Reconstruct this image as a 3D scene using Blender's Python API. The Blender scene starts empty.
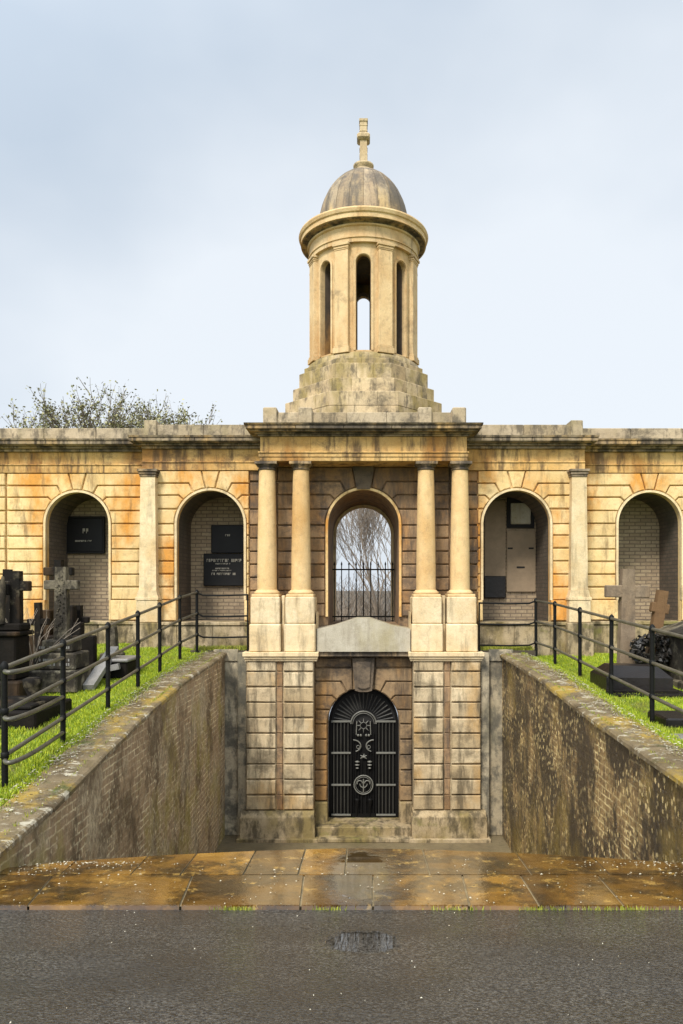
import bpy, math, random
from mathutils import Vector, Matrix
R_ = math.radians
random.seed(7)
scene = bpy.context.scene
col = scene.collection

# ---------------------------------------------------------------- camera, sky, sun, exposure
F = 720.0; PX0 = 363.5; PY0 = 590.0; EYE = 1.6
cam_d = bpy.data.cameras.new('camera'); cam = bpy.data.objects.new('camera', cam_d); col.objects.link(cam)
cam.location = (0, 0, EYE); cam.rotation_euler = (R_(90), 0, 0)
cam_d.sensor_fit = 'AUTO'; cam_d.sensor_width = 36; cam_d.lens = 36*F/1024
cam_d.shift_x = -(PX0-341.5)/1024; cam_d.shift_y = (PY0-512)/1024
cam_d.clip_start = .05; cam_d.clip_end = 3000
scene.camera = cam

SUN_EL = R_(48); SUN_AZ = R_(205)      # azimuth measured clockwise from +Y: behind the camera, to its left
world = bpy.data.worlds.new('World'); scene.world = world; world.use_nodes = True
wt = world.node_tree; wt.nodes.clear()
def wn(t, **k):
    n = wt.nodes.new(t)
    for a, b in k.items(): setattr(n, a, b)
    return n
sky = wn('ShaderNodeTexSky', sky_type='NISHITA', sun_disc=False, sun_elevation=SUN_EL, sun_rotation=SUN_AZ, air_density=1.2, dust_density=2.5)
bg1 = wn('ShaderNodeBackground'); bg1.inputs['Strength'].default_value = .085
wt.links.new(sky.outputs[0], bg1.inputs['Color'])
tc = wn('ShaderNodeTexCoord')
mp = wn('ShaderNodeMapping'); mp.inputs['Scale'].default_value = (1, 1, 1.6)
nz = wn('ShaderNodeTexNoise'); nz.inputs['Scale'].default_value = 1.15; nz.inputs['Detail'].default_value = 5; nz.inputs['Roughness'].default_value = .48
wt.links.new(tc.outputs['Generated'], mp.inputs[0]); wt.links.new(mp.outputs[0], nz.inputs['Vector'])
cr = wn('ShaderNodeValToRGB')
cr.color_ramp.elements[0].position = .36; cr.color_ramp.elements[0].color = (.48, .555, .645, 1)
cr.color_ramp.elements[1].position = .60; cr.color_ramp.elements[1].color = (.72, .765, .815, 1)
wt.links.new(nz.outputs['Fac'], cr.inputs[0])
bg2 = wn('ShaderNodeBackground'); wt.links.new(cr.outputs[0], bg2.inputs['Color'])
# the cloud deck is brighter on the sun's side of the sky
nrm = wn('ShaderNodeVectorMath', operation='DOT_PRODUCT')
sd = Vector((math.sin(SUN_AZ)*math.cos(SUN_EL), math.cos(SUN_AZ)*math.cos(SUN_EL), math.sin(SUN_EL)))
nrm.inputs[1].default_value = sd
wt.links.new(tc.outputs['Generated'], nrm.inputs[0])
mr = wn('ShaderNodeMapRange'); mr.interpolation_type = 'SMOOTHSTEP'
mr.inputs['From Min'].default_value = -.1; mr.inputs['From Max'].default_value = 1
mr.inputs['To Min'].default_value = .66; mr.inputs['To Max'].default_value = 1.55
wt.links.new(nrm.outputs['Value'], mr.inputs[0]); wt.links.new(mr.outputs[0], bg2.inputs['Strength'])
mx = wn('ShaderNodeMixShader'); mx.inputs[0].default_value = .93
wt.links.new(bg1.outputs[0], mx.inputs[1]); wt.links.new(bg2.outputs[0], mx.inputs[2])
wo = wn('ShaderNodeOutputWorld'); wt.links.new(mx.outputs[0], wo.inputs[0])

sl = bpy.data.lights.new('sun', 'SUN'); sl.energy = 2.3; sl.angle = R_(14); sl.color = (1, .95, .87)
so = bpy.data.objects.new('sun', sl); col.objects.link(so); so.location = sd*50
so.rotation_euler = (-sd).to_track_quat('-Z', 'Y').to_euler()
scene.view_settings.view_transform = 'Standard'; scene.view_settings.look = 'None'
scene.view_settings.gamma = 1; scene.view_settings.exposure = .90; scene.view_settings.use_curve_mapping = False
scene.cycles.max_bounces = 6

# ---------------------------------------------------------------- helpers
def PX(px, Y): return (px-PX0)*Y/F
def PZ(py, Y): return EYE+(PY0-py)*Y/F

ORG = {}
class MB:
    def __init__(s): s.v = []; s.f = []; s.r = []; s.smooth = []
    def add(s, vs, fs, r=None, smooth=False):
        o = len(s.v); s.v += [tuple(v) for v in vs]
        r = random.random() if r is None else r
        for f in fs: s.f.append([i+o for i in f]); s.r.append(r); s.smooth.append(smooth)
    def box(s, x0, x1, y0, y1, z0, z1, r=None, c=0.0):
        if c <= 0:
            vs = [(x, y, z) for z in (z0, z1) for y in (y0, y1) for x in (x0, x1)]
            s.add(vs, [(0,2,3,1),(4,5,7,6),(0,1,5,4),(2,6,7,3),(0,4,6,2),(1,3,7,5)], r); return
        import itertools
        vs = []; idx = {}
        for ix, iy, iz in itertools.product((0,1), repeat=3):
            X = (x0, x1)[ix]; Yv = (y0, y1)[iy]; Z = (z0, z1)[iz]
            dx = c*(1-2*ix); dy = c*(1-2*iy); dz = c*(1-2*iz)
            for a, p in (('x', (X, Yv+dy, Z+dz)), ('y', (X+dx, Yv, Z+dz)), ('z', (X+dx, Yv+dy, Z))):
                idx[(ix,iy,iz,a)] = len(vs); vs.append(p)
        fs = []
        I = idx
        fs.append([I[(0,0,0,'x')],I[(0,0,1,'x')],I[(0,1,1,'x')],I[(0,1,0,'x')]]); fs.append([I[(1,0,0,'x')],I[(1,1,0,'x')],I[(1,1,1,'x')],I[(1,0,1,'x')]])
        fs.append([I[(0,0,0,'y')],I[(1,0,0,'y')],I[(1,0,1,'y')],I[(0,0,1,'y')]]); fs.append([I[(0,1,0,'y')],I[(0,1,1,'y')],I[(1,1,1,'y')],I[(1,1,0,'y')]])
        fs.append([I[(0,0,0,'z')],I[(0,1,0,'z')],I[(1,1,0,'z')],I[(1,0,0,'z')]]); fs.append([I[(0,0,1,'z')],I[(1,0,1,'z')],I[(1,1,1,'z')],I[(0,1,1,'z')]])
        for a in (0,1):
            for b in (0,1):
                fs.append([I[(0,a,b,'y')],I[(1,a,b,'y')],I[(1,a,b,'z')],I[(0,a,b,'z')]])
                fs.append([I[(a,0,b,'x')],I[(a,1,b,'x')],I[(a,1,b,'z')],I[(a,0,b,'z')]])
                fs.append([I[(a,b,0,'x')],I[(a,b,1,'x')],I[(a,b,1,'y')],I[(a,b,0,'y')]])
        for ix, iy, iz in itertools.product((0,1), repeat=3):
            fs.append([I[(ix,iy,iz,'x')],I[(ix,iy,iz,'y')],I[(ix,iy,iz,'z')]])
        s.add(vs, fs, r)
    def prism(s, poly, y0, y1, r=None):          # polygon in x,z extruded along y
        n = len(poly)
        vs = [(x, y0, z) for x, z in poly]+[(x, y1, z) for x, z in poly]
        fs = [list(range(n)), list(range(2*n-1, n-1, -1))]+[[i, i+n, (i+1) % n+n, (i+1) % n] for i in range(n)]
        s.add(vs, fs, r)
    def xprism(s, poly, x0, x1, r=None):         # polygon in y,z extruded along x
        n = len(poly)
        vs = [(x0, y, z) for y, z in poly]+[(x1, y, z) for y, z in poly]
        fs = [list(range(n)), list(range(2*n-1, n-1, -1))]+[[i, i+n, (i+1) % n+n, (i+1) % n] for i in range(n)]
        s.add(vs, fs, r)
    def block(s, poly, yf, yb, gap=.0125, ch=.012, r=None):
        a = inset(poly, gap); b = inset(poly, gap+ch)
        if not a or not b: return
        n = len(a); yf = yf+random.uniform(-.003, .004); j = [(random.uniform(-.0035, .0035), random.uniform(-.0035, .0035)) for _ in a]
        a = [(x+q[0], z+q[1]) for (x, z), q in zip(a, j)]; b = [(x+q[0]*1.6, z+q[1]*1.6) for (x, z), q in zip(b, j)]
        vs = [(x, yb, z) for x, z in a]+[(x, yf+ch, z) for x, z in a]+[(x, yf, z) for x, z in b]
        fs = [[i, (i+1) % n, (i+1) % n+n, i+n] for i in range(n)]+[[i+n, (i+1) % n+n, (i+1) % n+2*n, i+2*n] for i in range(n)]
        fs.append([i+2*n for i in range(n)])
        s.add(vs, fs, r)
    def lathe(s, prof, cx=0, cy=0, n=32, r=None, smooth=True, sx=1, phase=0):
        vs = []; m = len(prof)
        for i in range(n):
            a = 2*math.pi*(i+phase)/n
            for (rr, z) in prof: vs.append((cx+rr*math.cos(a)*sx, cy+rr*math.sin(a), z))
        fs = []
        for i in range(n):
            j = (i+1) % n
            for k in range(m-1): fs.append([i*m+k, j*m+k, j*m+k+1, i*m+k+1])
        s.add(vs, fs, r, smooth)
        s.add([vs[i*m] for i in range(n)][::-1], [list(range(n))], r); s.add([vs[i*m+m-1] for i in range(n)], [list(range(n))], r)
    def tube(s, pts, rad, n=6, r=None, caps=True, smooth=True):
        pts = [Vector(p) for p in pts]
        rads = rad if isinstance(rad, (list, tuple)) else [rad]*len(pts)
        vs = []; up = None
        for i, p in enumerate(pts):
            d = (pts[min(i+1, len(pts)-1)]-pts[max(i-1, 0)])
            if d.length < 1e-9: d = Vector((0,0,1))
            d.normalize()
            if up is None: up = Vector((0,0,1)) if abs(d.z) < .9 else Vector((1,0,0))
            a = d.cross(up).normalized(); b = a.cross(d).normalized(); up = b
            for k in range(n):
                t = 2*math.pi*k/n+.3
                vs.append(p+(a*math.cos(t)+b*math.sin(t))*rads[i])
        fs = []
        for i in range(len(pts)-1):
            for k in range(n):
                k2 = (k+1) % n; fs.append([i*n+k, i*n+k2, (i+1)*n+k2, (i+1)*n+k])
        s.add(vs, fs, r, smooth)
        if caps: s.add([vs[k] for k in range(n)][::-1], [list(range(n))], r); s.add([vs[-n+k] for k in range(n)], [list(range(n))], r)
    def mesh(s, name, mat, org=(0,0,0)):
        me = bpy.data.meshes.new(name)
        ox, oy, oz = org
        me.from_pydata([(x-ox, y-oy, z-oz) for x, y, z in s.v], [], s.f)
        at = me.attributes.new('rnd', 'FLOAT', 'FACE'); at.data.foreach_set('value', s.r)
        me.polygons.foreach_set('use_smooth', s.smooth)
        me.materials.append(mat); me.update()
        return me
    def build(s, name, mat, parent=None, org=None, fixn=True):
        if org is None: org = ORG.get(parent.name, (0,0,0)) if parent else (0,0,0)
        me = s.mesh(name, mat, org)
        if fixn and len(s.f) < 30000:
            import bmesh
            bm = bmesh.new(); bm.from_mesh(me); bmesh.ops.recalc_face_normals(bm, faces=bm.faces); bm.to_mesh(me); bm.free()
        o = bpy.data.objects.new(name, me); col.objects.link(o); ORG[o.name] = tuple(org)
        if parent:
            o.parent = parent; po = ORG[parent.name]; o.location = [a-b for a, b in zip(org, po)]
        else: o.location = org
        return o
def inset(poly, d):
    n = len(poly); A = sum(poly[i][0]*poly[(i+1) % n][1]-poly[(i+1) % n][0]*poly[i][1] for i in range(n))
    sg = 1 if A > 0 else -1
    out = []
    for i in range(n):
        p0 = Vector(poly[i-1]); p1 = Vector(poly[i]); p2 = Vector(poly[(i+1) % n])
        e1 = (p1-p0); e2 = (p2-p1)
        if e1.length < 1e-6 or e2.length < 1e-6: continue
        e1.normalize(); e2.normalize()
        n1 = Vector((-e1.y, e1.x))*sg; n2 = Vector((-e2.y, e2.x))*sg
        k = 1+n1.dot(n2)
        if k < .15: k = .15
        out.append(tuple(p1+(n1+n2)*(d/k)))
    return out
def empty(name, loc):
    o = bpy.data.objects.new(name, None); col.objects.link(o); o.location = loc; o.empty_display_size = .2
    ORG[o.name] = tuple(loc); return o
def tag(o, label=None, cat=None, group=None, kind=None):
    if label: o['label'] = label
    if cat: o['category'] = cat
    if group: o['group'] = group
    if kind: o['kind'] = kind
    return o
def copy_tree(o, loc=None, parent=None):
    c = o.copy(); col.objects.link(c)
    ORG[c.name] = tuple(c.location)
    if parent: c.parent = parent
    if loc is not None: c.location = loc
    for ch in list(o.children): copy_tree(ch, None, c)
    return c
def arch_plate(mb, xl, xr, zb, zt, xc, R, zs, yf, yb, zo=None, n=20, fn=None, r=None, rb=None):
    """wall slab with an arched opening; zo is the foot of the opening; rb the back radius"""
    zo = zb if zo is None else zo
    rb = R if rb is None else rb
    fn = fn or (lambda x, y, z: (x, y, z))
    vs = []; fs = []
    def q(pts):
        o = len(vs); vs.extend(fn(*p) for p in pts); fs.append(list(range(o, o+len(pts))))
    for (Y, rr) in ((yf, R), (yb, rb)):
        arc = [(xc-rr*math.cos(math.pi*i/n), zs+rr*math.sin(math.pi*i/n)) for i in range(n+1)]
        for i in range(n):
            a = arc[i]; b = arc[i+1]
            ta = xl+(xr-xl)*i/n; tb = xl+(xr-xl)*(i+1)/n
            q([(a[0], Y, a[1]), (b[0], Y, b[1]), (tb, Y, zt), (ta, Y, zt)])
        q([(xl, Y, zo), (xc-rr, Y, zo), (xc-rr, Y, zs), (xl, Y, zt)]); q([(xr, Y, zo), (xr, Y, zt), (xc+rr, Y, zs), (xc+rr, Y, zo)])
        if zo > zb: 
            m = 8
            for i in range(m):
                u = xl+(xr-xl)*i/m; w = xl+(xr-xl)*(i+1)/m
                q([(u, Y, zb), (w, Y, zb), (w, Y, zo), (u, Y, zo)])
    A = lambda rr: [(xc-rr, zo)]+[(xc-rr*math.cos(math.pi*i/n), zs+rr*math.sin(math.pi*i/n)) for i in range(n+1)]+[(xc+rr, zo)]
    a = A(R); b = A(rb)
    for i in range(len(a)-1): q([(a[i][0], yf, a[i][1]), (b[i][0], yb, b[i][1]), (b[i+1][0], yb, b[i+1][1]), (a[i+1][0], yf, a[i+1][1])])
    if zo > zb: q([(xc-R, yf, zo), (xc+R, yf, zo), (xc+rb, yb, zo), (xc-rb, yb, zo)])
    q([(xl, yf, zb), (xl, yb, zb), (xl, yb, zt), (xl, yf, zt)]); q([(xr, yf, zb), (xr, yf, zt), (xr, yb, zt), (xr, yb, zb)])
    q([(xl, yf, zt), (xl, yb, zt), (xr, yb, zt), (xr, yf, zt)])
    mb.add(vs, fs, r)
def arch_ring(mb, xc, R, w, zs, zo, yf, yb, n=24, r=None):
    """moulding that runs up one jamb, round the arch and down the other"""
    def pts(rr): return [(xc-rr, zo)]+[(xc-rr*math.cos(math.pi*i/n), zs+rr*math.sin(math.pi*i/n)) for i in range(n+1)]+[(xc+rr, zo)]
    a = pts(R); b = pts(R+w)
    vs = [(x, yf, z) for x, z in a]+[(x, yf, z) for x, z in b]+[(x, yb, z) for x, z in a]+[(x, yb, z) for x, z in b]
    m = len(a); fs = []
    for i in range(m-1):
        fs += [[i, i+1, m+i+1, m+i], [2*m+i, 3*m+i, 3*m+i+1, 2*m+i+1], [i, 2*m+i, 2*m+i+1, i+1], [m+i, m+i+1, 3*m+i+1, 3*m+i]]
    fs += [[0, m, 3*m, 2*m], [m-1, 3*m-1, 4*m-1, 2*m-1]]
    mb.add(vs, fs, r)
def ashlar_bay(mb, xc, R, xl, xr, zs, low, mid, knees, zt, key, yf, yb, ring=.0, rest=(), keyproud=.012, skip_key=False):
    """low: joints up to the springing; mid: plain joints cut by the arc; knees: (z, angle); key: (deg, half top)"""
    RR = R+ring
    def arcpt(s, t): return (xc+s*RR*math.cos(t), zs+RR*math.sin(t))
    for s, xe in ((-1, xl), (1, xr)):
        for a, b in zip(low[:-1], low[1:]):
            x0 = xc+s*RR; L = abs(x0-xe)
            if L > 1.25:
                k = .45+.1*random.random(); xm = x0+(xe-x0)*k
                mb.block([(x0, a), (xm, a), (xm, b), (x0, b)], yf, yb); mb.block([(xm, a), (xe, a), (xe, b), (xm, b)], yf, yb)
            else: mb.block([(x0, a), (xe, a), (xe, b), (x0, b)], yf, yb)
        js = [(low[-1], None, 0.0)]
        for z in mid: js.append((z, None, math.asin(min(.99, (z-zs)/RR))))
        for z, d in knees: js.append((z, xc+s*(z-zs)/math.tan(R_(d)), R_(d)))
        js.append((zt if not rest else rest[0], xc+s*key[1], R_(key[0])))
        for (z0, k0, t0), (z1, k1, t1) in zip(js[:-1], js[1:]):
            poly = [(xe, z0)]
            if k0 is not None: poly.append((k0, z0))
            m = 5
            for i in range(m+1): poly.append(arcpt(s, t0+(t1-t0)*i/m))
            if k1 is not None: poly.append((k1, z1))
            poly.append((xe, z1))
            mb.block(poly, yf, yb)
        rr = list(rest)+[zt] if rest else []
        for a, b in zip(rr[:-1], rr[1:]): mb.block([(xc+s*key[1], a), (xe, a), (xe, b), (xc+s*key[1], b)], yf, yb)
    if not skip_key:
        t = R_(key[0]); poly = [(xc-key[1], zt)]+[(xc-RR*math.cos(t+(math.pi-2*t)*i/6), zs+RR*math.sin(t+(math.pi-2*t)*i/6)) for i in range(7)]+[(xc+key[1], zt)]
        mb.block(poly, yf-keyproud, yb)

# ---------------------------------------------------------------- materials
def mat_new(name):
    m = bpy.data.materials.new(name); m.use_nodes = True
    nt = m.node_tree; b = nt.nodes['Principled BSDF']; return m, nt, b
class NT:
    def __init__(s, nt): s.nt = nt
    def n(s, t, **k):
        x = s.nt.nodes.new(t)
        for a, b in k.items(): setattr(x, a, b)
        return x
    def l(s, a, b): s.nt.links.new(a, b)
    def pos(s, scale=(1,1,1), rot=(0,0,0)):
        g = s.n('ShaderNodeNewGeometry'); m = s.n('ShaderNodeMapping'); m.inputs['Scale'].default_value = scale; m.inputs['Rotation'].default_value = rot
        s.l(g.outputs['Position'], m.inputs[0]); return m.outputs[0]
    def noise(s, vec, sc, det=5, rough=.6):
        x = s.n('ShaderNodeTexNoise'); x.inputs['Scale'].default_value = sc; x.inputs['Detail'].default_value = det; x.inputs['Roughness'].default_value = rough
        s.l(vec, x.inputs['Vector']); return x.outputs['Fac']
    def ramp(s, fac, stops):
        x = s.n('ShaderNodeValToRGB'); e = x.color_ramp.elements
        while len(e) < len(stops): e.new(.5)
        for i, (p, c) in enumerate(stops):
            e[i].position = p; e[i].color = (c, c, c, 1) if isinstance(c, (int, float)) else (*c, 1)
        s.l(fac, x.inputs[0]); return x.outputs[0]
    def mix(s, fac, a, b, mode='MIX'):
        x = s.n('ShaderNodeMix', data_type='RGBA', blend_type=mode)
        if isinstance(fac, (int, float)): x.inputs[0].default_value = fac
        else: s.l(fac, x.inputs[0])
        for v, i in ((a, 6), (b, 7)):
            if isinstance(v, tuple): x.inputs[i].default_value = (*v, 1)
            else: s.l(v, x.inputs[i])
        return x.outputs[2]
    def math(s, op, a, b=0.0):
        x = s.n('ShaderNodeMath', operation=op)
        for v, i in ((a, 0), (b, 1)):
            if isinstance(v, (int, float)): x.inputs[i].default_value = v
            else: s.l(v, x.inputs[i])
        return x.outputs[0]
    def attr(s, name='rnd'):
        x = s.n('ShaderNodeAttribute', attribute_name=name); return x.outputs['Fac']
    def bump(s, h, st, dist, b, prev=None):
        x = s.n('ShaderNodeBump'); x.inputs['Strength'].default_value = st; x.inputs['Distance'].default_value = dist
        s.l(h, x.inputs['Height'])
        if prev is not None: s.l(prev, x.inputs['Normal'])
        if b is not None: s.l(x.outputs[0], b.inputs['Normal'])
        return x.outputs[0]
def stone(name, c1, c2, stain=(.52,.27,.07), s_lo=.55, s_hi=.72, grime=(.13,.10,.06), g_lo=.56, g_hi=.78, g_amt=.7, rough=.82, rv=.35, moss=None, m_lo=.6, sc=1.0, zs=.16, spec=.35, soot=0.0, so_lo=.55):
    m, nt, b = mat_new(name); t = NT(nt); p = t.pos()
    base = t.mix(t.ramp(t.noise(p, 2.2*sc, 6), [(.3, 0), (.7, 1)]), c1, c2)
    rn = t.attr()
    # each block has its own tone
    w = t.ramp(rn, [(0, (1-rv*.8, 1-rv*.95, 1-rv*1.2)), (.35, (1-rv*.25,)*3), (1, (1.06, 1.05, 1.03))])
    base = t.mix(1.0, base, w, 'MULTIPLY')
    st = t.math('ADD', t.noise(t.pos((1, 1, .45)), 1.25*sc, 5, .62), t.math('MULTIPLY', t.math('SUBTRACT', t.math('FRACT', t.math('MULTIPLY', rn, 7.31)), .5), .06))
    base = t.mix(t.ramp(st, [(s_lo, 0), (s_hi, .85)]), base, stain)
    base = t.mix(t.math('MULTIPLY', t.ramp(t.noise(t.pos((1, 1, zs)), 5.5*sc, 6, .7), [(g_lo, 0), (g_hi, 1)]), g_amt), base, grime)
    if soot: base = t.mix(t.math('MULTIPLY', t.ramp(t.noise(t.pos((.8, .8, 1.2)), 1.15, 9, .74), [(so_lo, 0), (so_lo+.10, 1)]), soot), base, grime)
    base = t.mix(t.math('MULTIPLY', t.ramp(t.noise(p, 9*sc, 8, .7), [(.5, 0), (.75, 1)]), g_amt*.6), base, grime)
    if moss: base = t.mix(t.ramp(t.noise(p, 1.7, 7, .68), [(m_lo, 0), (m_lo+.12, .8)]), base, moss)
    fine = t.noise(p, 70, 4, .7)
    base = t.mix(.18, base, t.ramp(fine, [(.3, .05), (.7, .9)]), 'OVERLAY')
    t.l(base, b.inputs['Base Color']); b.inputs['Roughness'].default_value = rough; b.inputs['Specular IOR Level'].default_value = spec
    nb = t.bump(t.noise(p, 14, 8, .72), .5, .02, None); t.bump(fine, .35, .005, b, nb)
    return m
S_CREAM = stone('cream_stone', (.69,.56,.35), (.57,.42,.22), stain=(.48,.28,.09), s_lo=.55, s_hi=.74, g_lo=.53, g_hi=.7, g_amt=.6, rv=.14, soot=.45, so_lo=.56)
S_COL = stone('column_stone', (.64,.465,.24), (.55,.365,.16), stain=(.42,.22,.06), s_lo=.52, s_hi=.8, g_lo=.58, g_amt=.55, rv=.1)
S_ASH = stone('ashlar_stone', (.72,.55,.29), (.62,.42,.17), stain=(.56,.225,.02), s_lo=.475, s_hi=.62, grime=(.15,.085,.035), g_lo=.54, g_hi=.68, g_amt=.7, rv=.12, soot=.5, so_lo=.59)
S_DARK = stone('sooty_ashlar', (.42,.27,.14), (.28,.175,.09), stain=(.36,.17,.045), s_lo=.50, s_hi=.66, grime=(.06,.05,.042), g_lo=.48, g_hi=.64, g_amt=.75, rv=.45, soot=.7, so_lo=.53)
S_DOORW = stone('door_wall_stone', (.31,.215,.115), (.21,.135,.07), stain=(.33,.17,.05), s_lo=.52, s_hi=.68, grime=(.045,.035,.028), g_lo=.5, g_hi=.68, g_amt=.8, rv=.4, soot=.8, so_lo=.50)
S_LOW = stone('lower_ashlar', (.64,.52,.33), (.45,.34,.20), stain=(.42,.24,.07), s_lo=.50, s_hi=.66, grime=(.11,.085,.05), g_lo=.48, g_hi=.62, g_amt=.85, rv=.34, soot=.7, so_lo=.54)
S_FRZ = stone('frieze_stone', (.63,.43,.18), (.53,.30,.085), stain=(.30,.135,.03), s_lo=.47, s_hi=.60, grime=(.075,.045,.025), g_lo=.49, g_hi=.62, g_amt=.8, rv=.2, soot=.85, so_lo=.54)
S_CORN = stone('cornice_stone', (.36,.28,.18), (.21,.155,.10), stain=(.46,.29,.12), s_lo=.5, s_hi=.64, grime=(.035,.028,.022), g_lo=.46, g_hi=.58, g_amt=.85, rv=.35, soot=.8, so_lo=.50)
S_PARA = stone('parapet_stone', (.47,.38,.26), (.34,.265,.16), stain=(.20,.165,.08), s_lo=.5, s_hi=.66, grime=(.08,.065,.045), g_lo=.49, g_hi=.62, g_amt=.8, rv=.25, zs=.4, soot=.75, so_lo=.53)
S_TOW = stone('tower_stone', (.62,.46,.25), (.53,.36,.18), stain=(.44,.24,.08), s_lo=.52, s_hi=.70, grime=(.15,.105,.06), g_lo=.55, g_hi=.72, g_amt=.7, rv=.25, soot=.55, so_lo=.57)
S_TIN = stone('tower_inner_shade_stone', (.13,.095,.065), (.08,.06,.045), grime=(.03,.025,.02), g_lo=.45, rv=.3)  # shade inside the tower drum is put into this dark colour
S_TBASE = stone('tower_base_stone', (.56,.435,.265), (.41,.30,.17), stain=(.25,.185,.06), s_lo=.49, s_hi=.60, grime=(.085,.068,.045), g_lo=.50, g_hi=.64, g_amt=.8, rv=.26, moss=(.22,.18,.05), m_lo=.60, zs=.4, soot=.7, so_lo=.53)
S_DOME = stone('dome_stone', (.42,.335,.22), (.31,.22,.14), stain=(.54,.38,.17), s_lo=.52, s_hi=.66, grime=(.10,.085,.07), g_lo=.45, g_hi=.60, g_amt=.8, rv=.4, soot=.7, so_lo=.50)
S_GREY = stone('grey_stone', (.46,.42,.33), (.36,.32,.24), stain=(.30,.25,.12), s_lo=.5, s_hi=.7, g_lo=.5, g_amt=.6, rv=.15)
S_PLINTH = stone('mossy_plinth', (.48,.38,.24), (.33,.245,.13), stain=(.19,.14,.045), s_lo=.46, s_hi=.58, grime=(.055,.042,.022), g_lo=.47, g_hi=.60, g_amt=.8, rv=.25, moss=(.16,.15,.03), m_lo=.58, zs=.35, soot=.7, so_lo=.52)
S_SOOT = stone('keystone_grey', (.17,.125,.08), (.10,.075,.05), stain=(.24,.14,.06), grime=(.035,.028,.022), rv=.2, soot=.8, so_lo=.49, zs=.4)
S_STRIP = stone('flank_render', (.50,.43,.30), (.34,.28,.185), stain=(.17,.15,.10), s_lo=.5, s_hi=.58, grime=(.085,.078,.06), g_lo=.47, g_hi=.60, g_amt=.8, rv=.2, zs=.55, soot=.85, so_lo=.49)
S_GRAVE = stone('weathered_headstone', (.21,.18,.125), (.095,.08,.055), stain=(.13,.10,.05), grime=(.02,.017,.014), g_lo=.44, g_hi=.56, g_amt=.85, rv=.3, moss=(.36,.33,.23), m_lo=.60, zs=.5, spec=.15, soot=.85, so_lo=.48)
S_BLACK = stone('blackened_stone', (.016,.012,.009), (.007,.006,.005), stain=(.06,.036,.018), s_lo=.54, s_hi=.64, grime=(.004,.004,.003), g_lo=.45, g_amt=.6, rough=.75, rv=.3, moss=(.17,.14,.09), m_lo=.61, spec=.12, zs=.6)
S_SLATE = stone('polished_slate', (.016,.012,.010), (.009,.007,.006), stain=(.035,.022,.015), grime=(.006,.006,.006), rough=.38, rv=.2, spec=.3)
S_DKCROSS = stone('dark_brown_cross_stone', (.085,.055,.032), (.045,.03,.02), stain=(.16,.09,.04), s_lo=.5, s_hi=.62, grime=(.015,.012,.01), rv=.2, spec=.2, zs=.4)
S_PALEG = stone('pale_grey_stone', (.26,.25,.235), (.19,.18,.165), stain=(.15,.14,.09), grime=(.06,.06,.05), rough=.5, rv=.2)
S_BROWNC = stone('brown_cross_stone', (.30,.23,.155), (.17,.12,.075), stain=(.25,.165,.09), grime=(.045,.034,.025), g_lo=.46, g_amt=.8, rv=.25, zs=.3, soot=.7, so_lo=.53)

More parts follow.
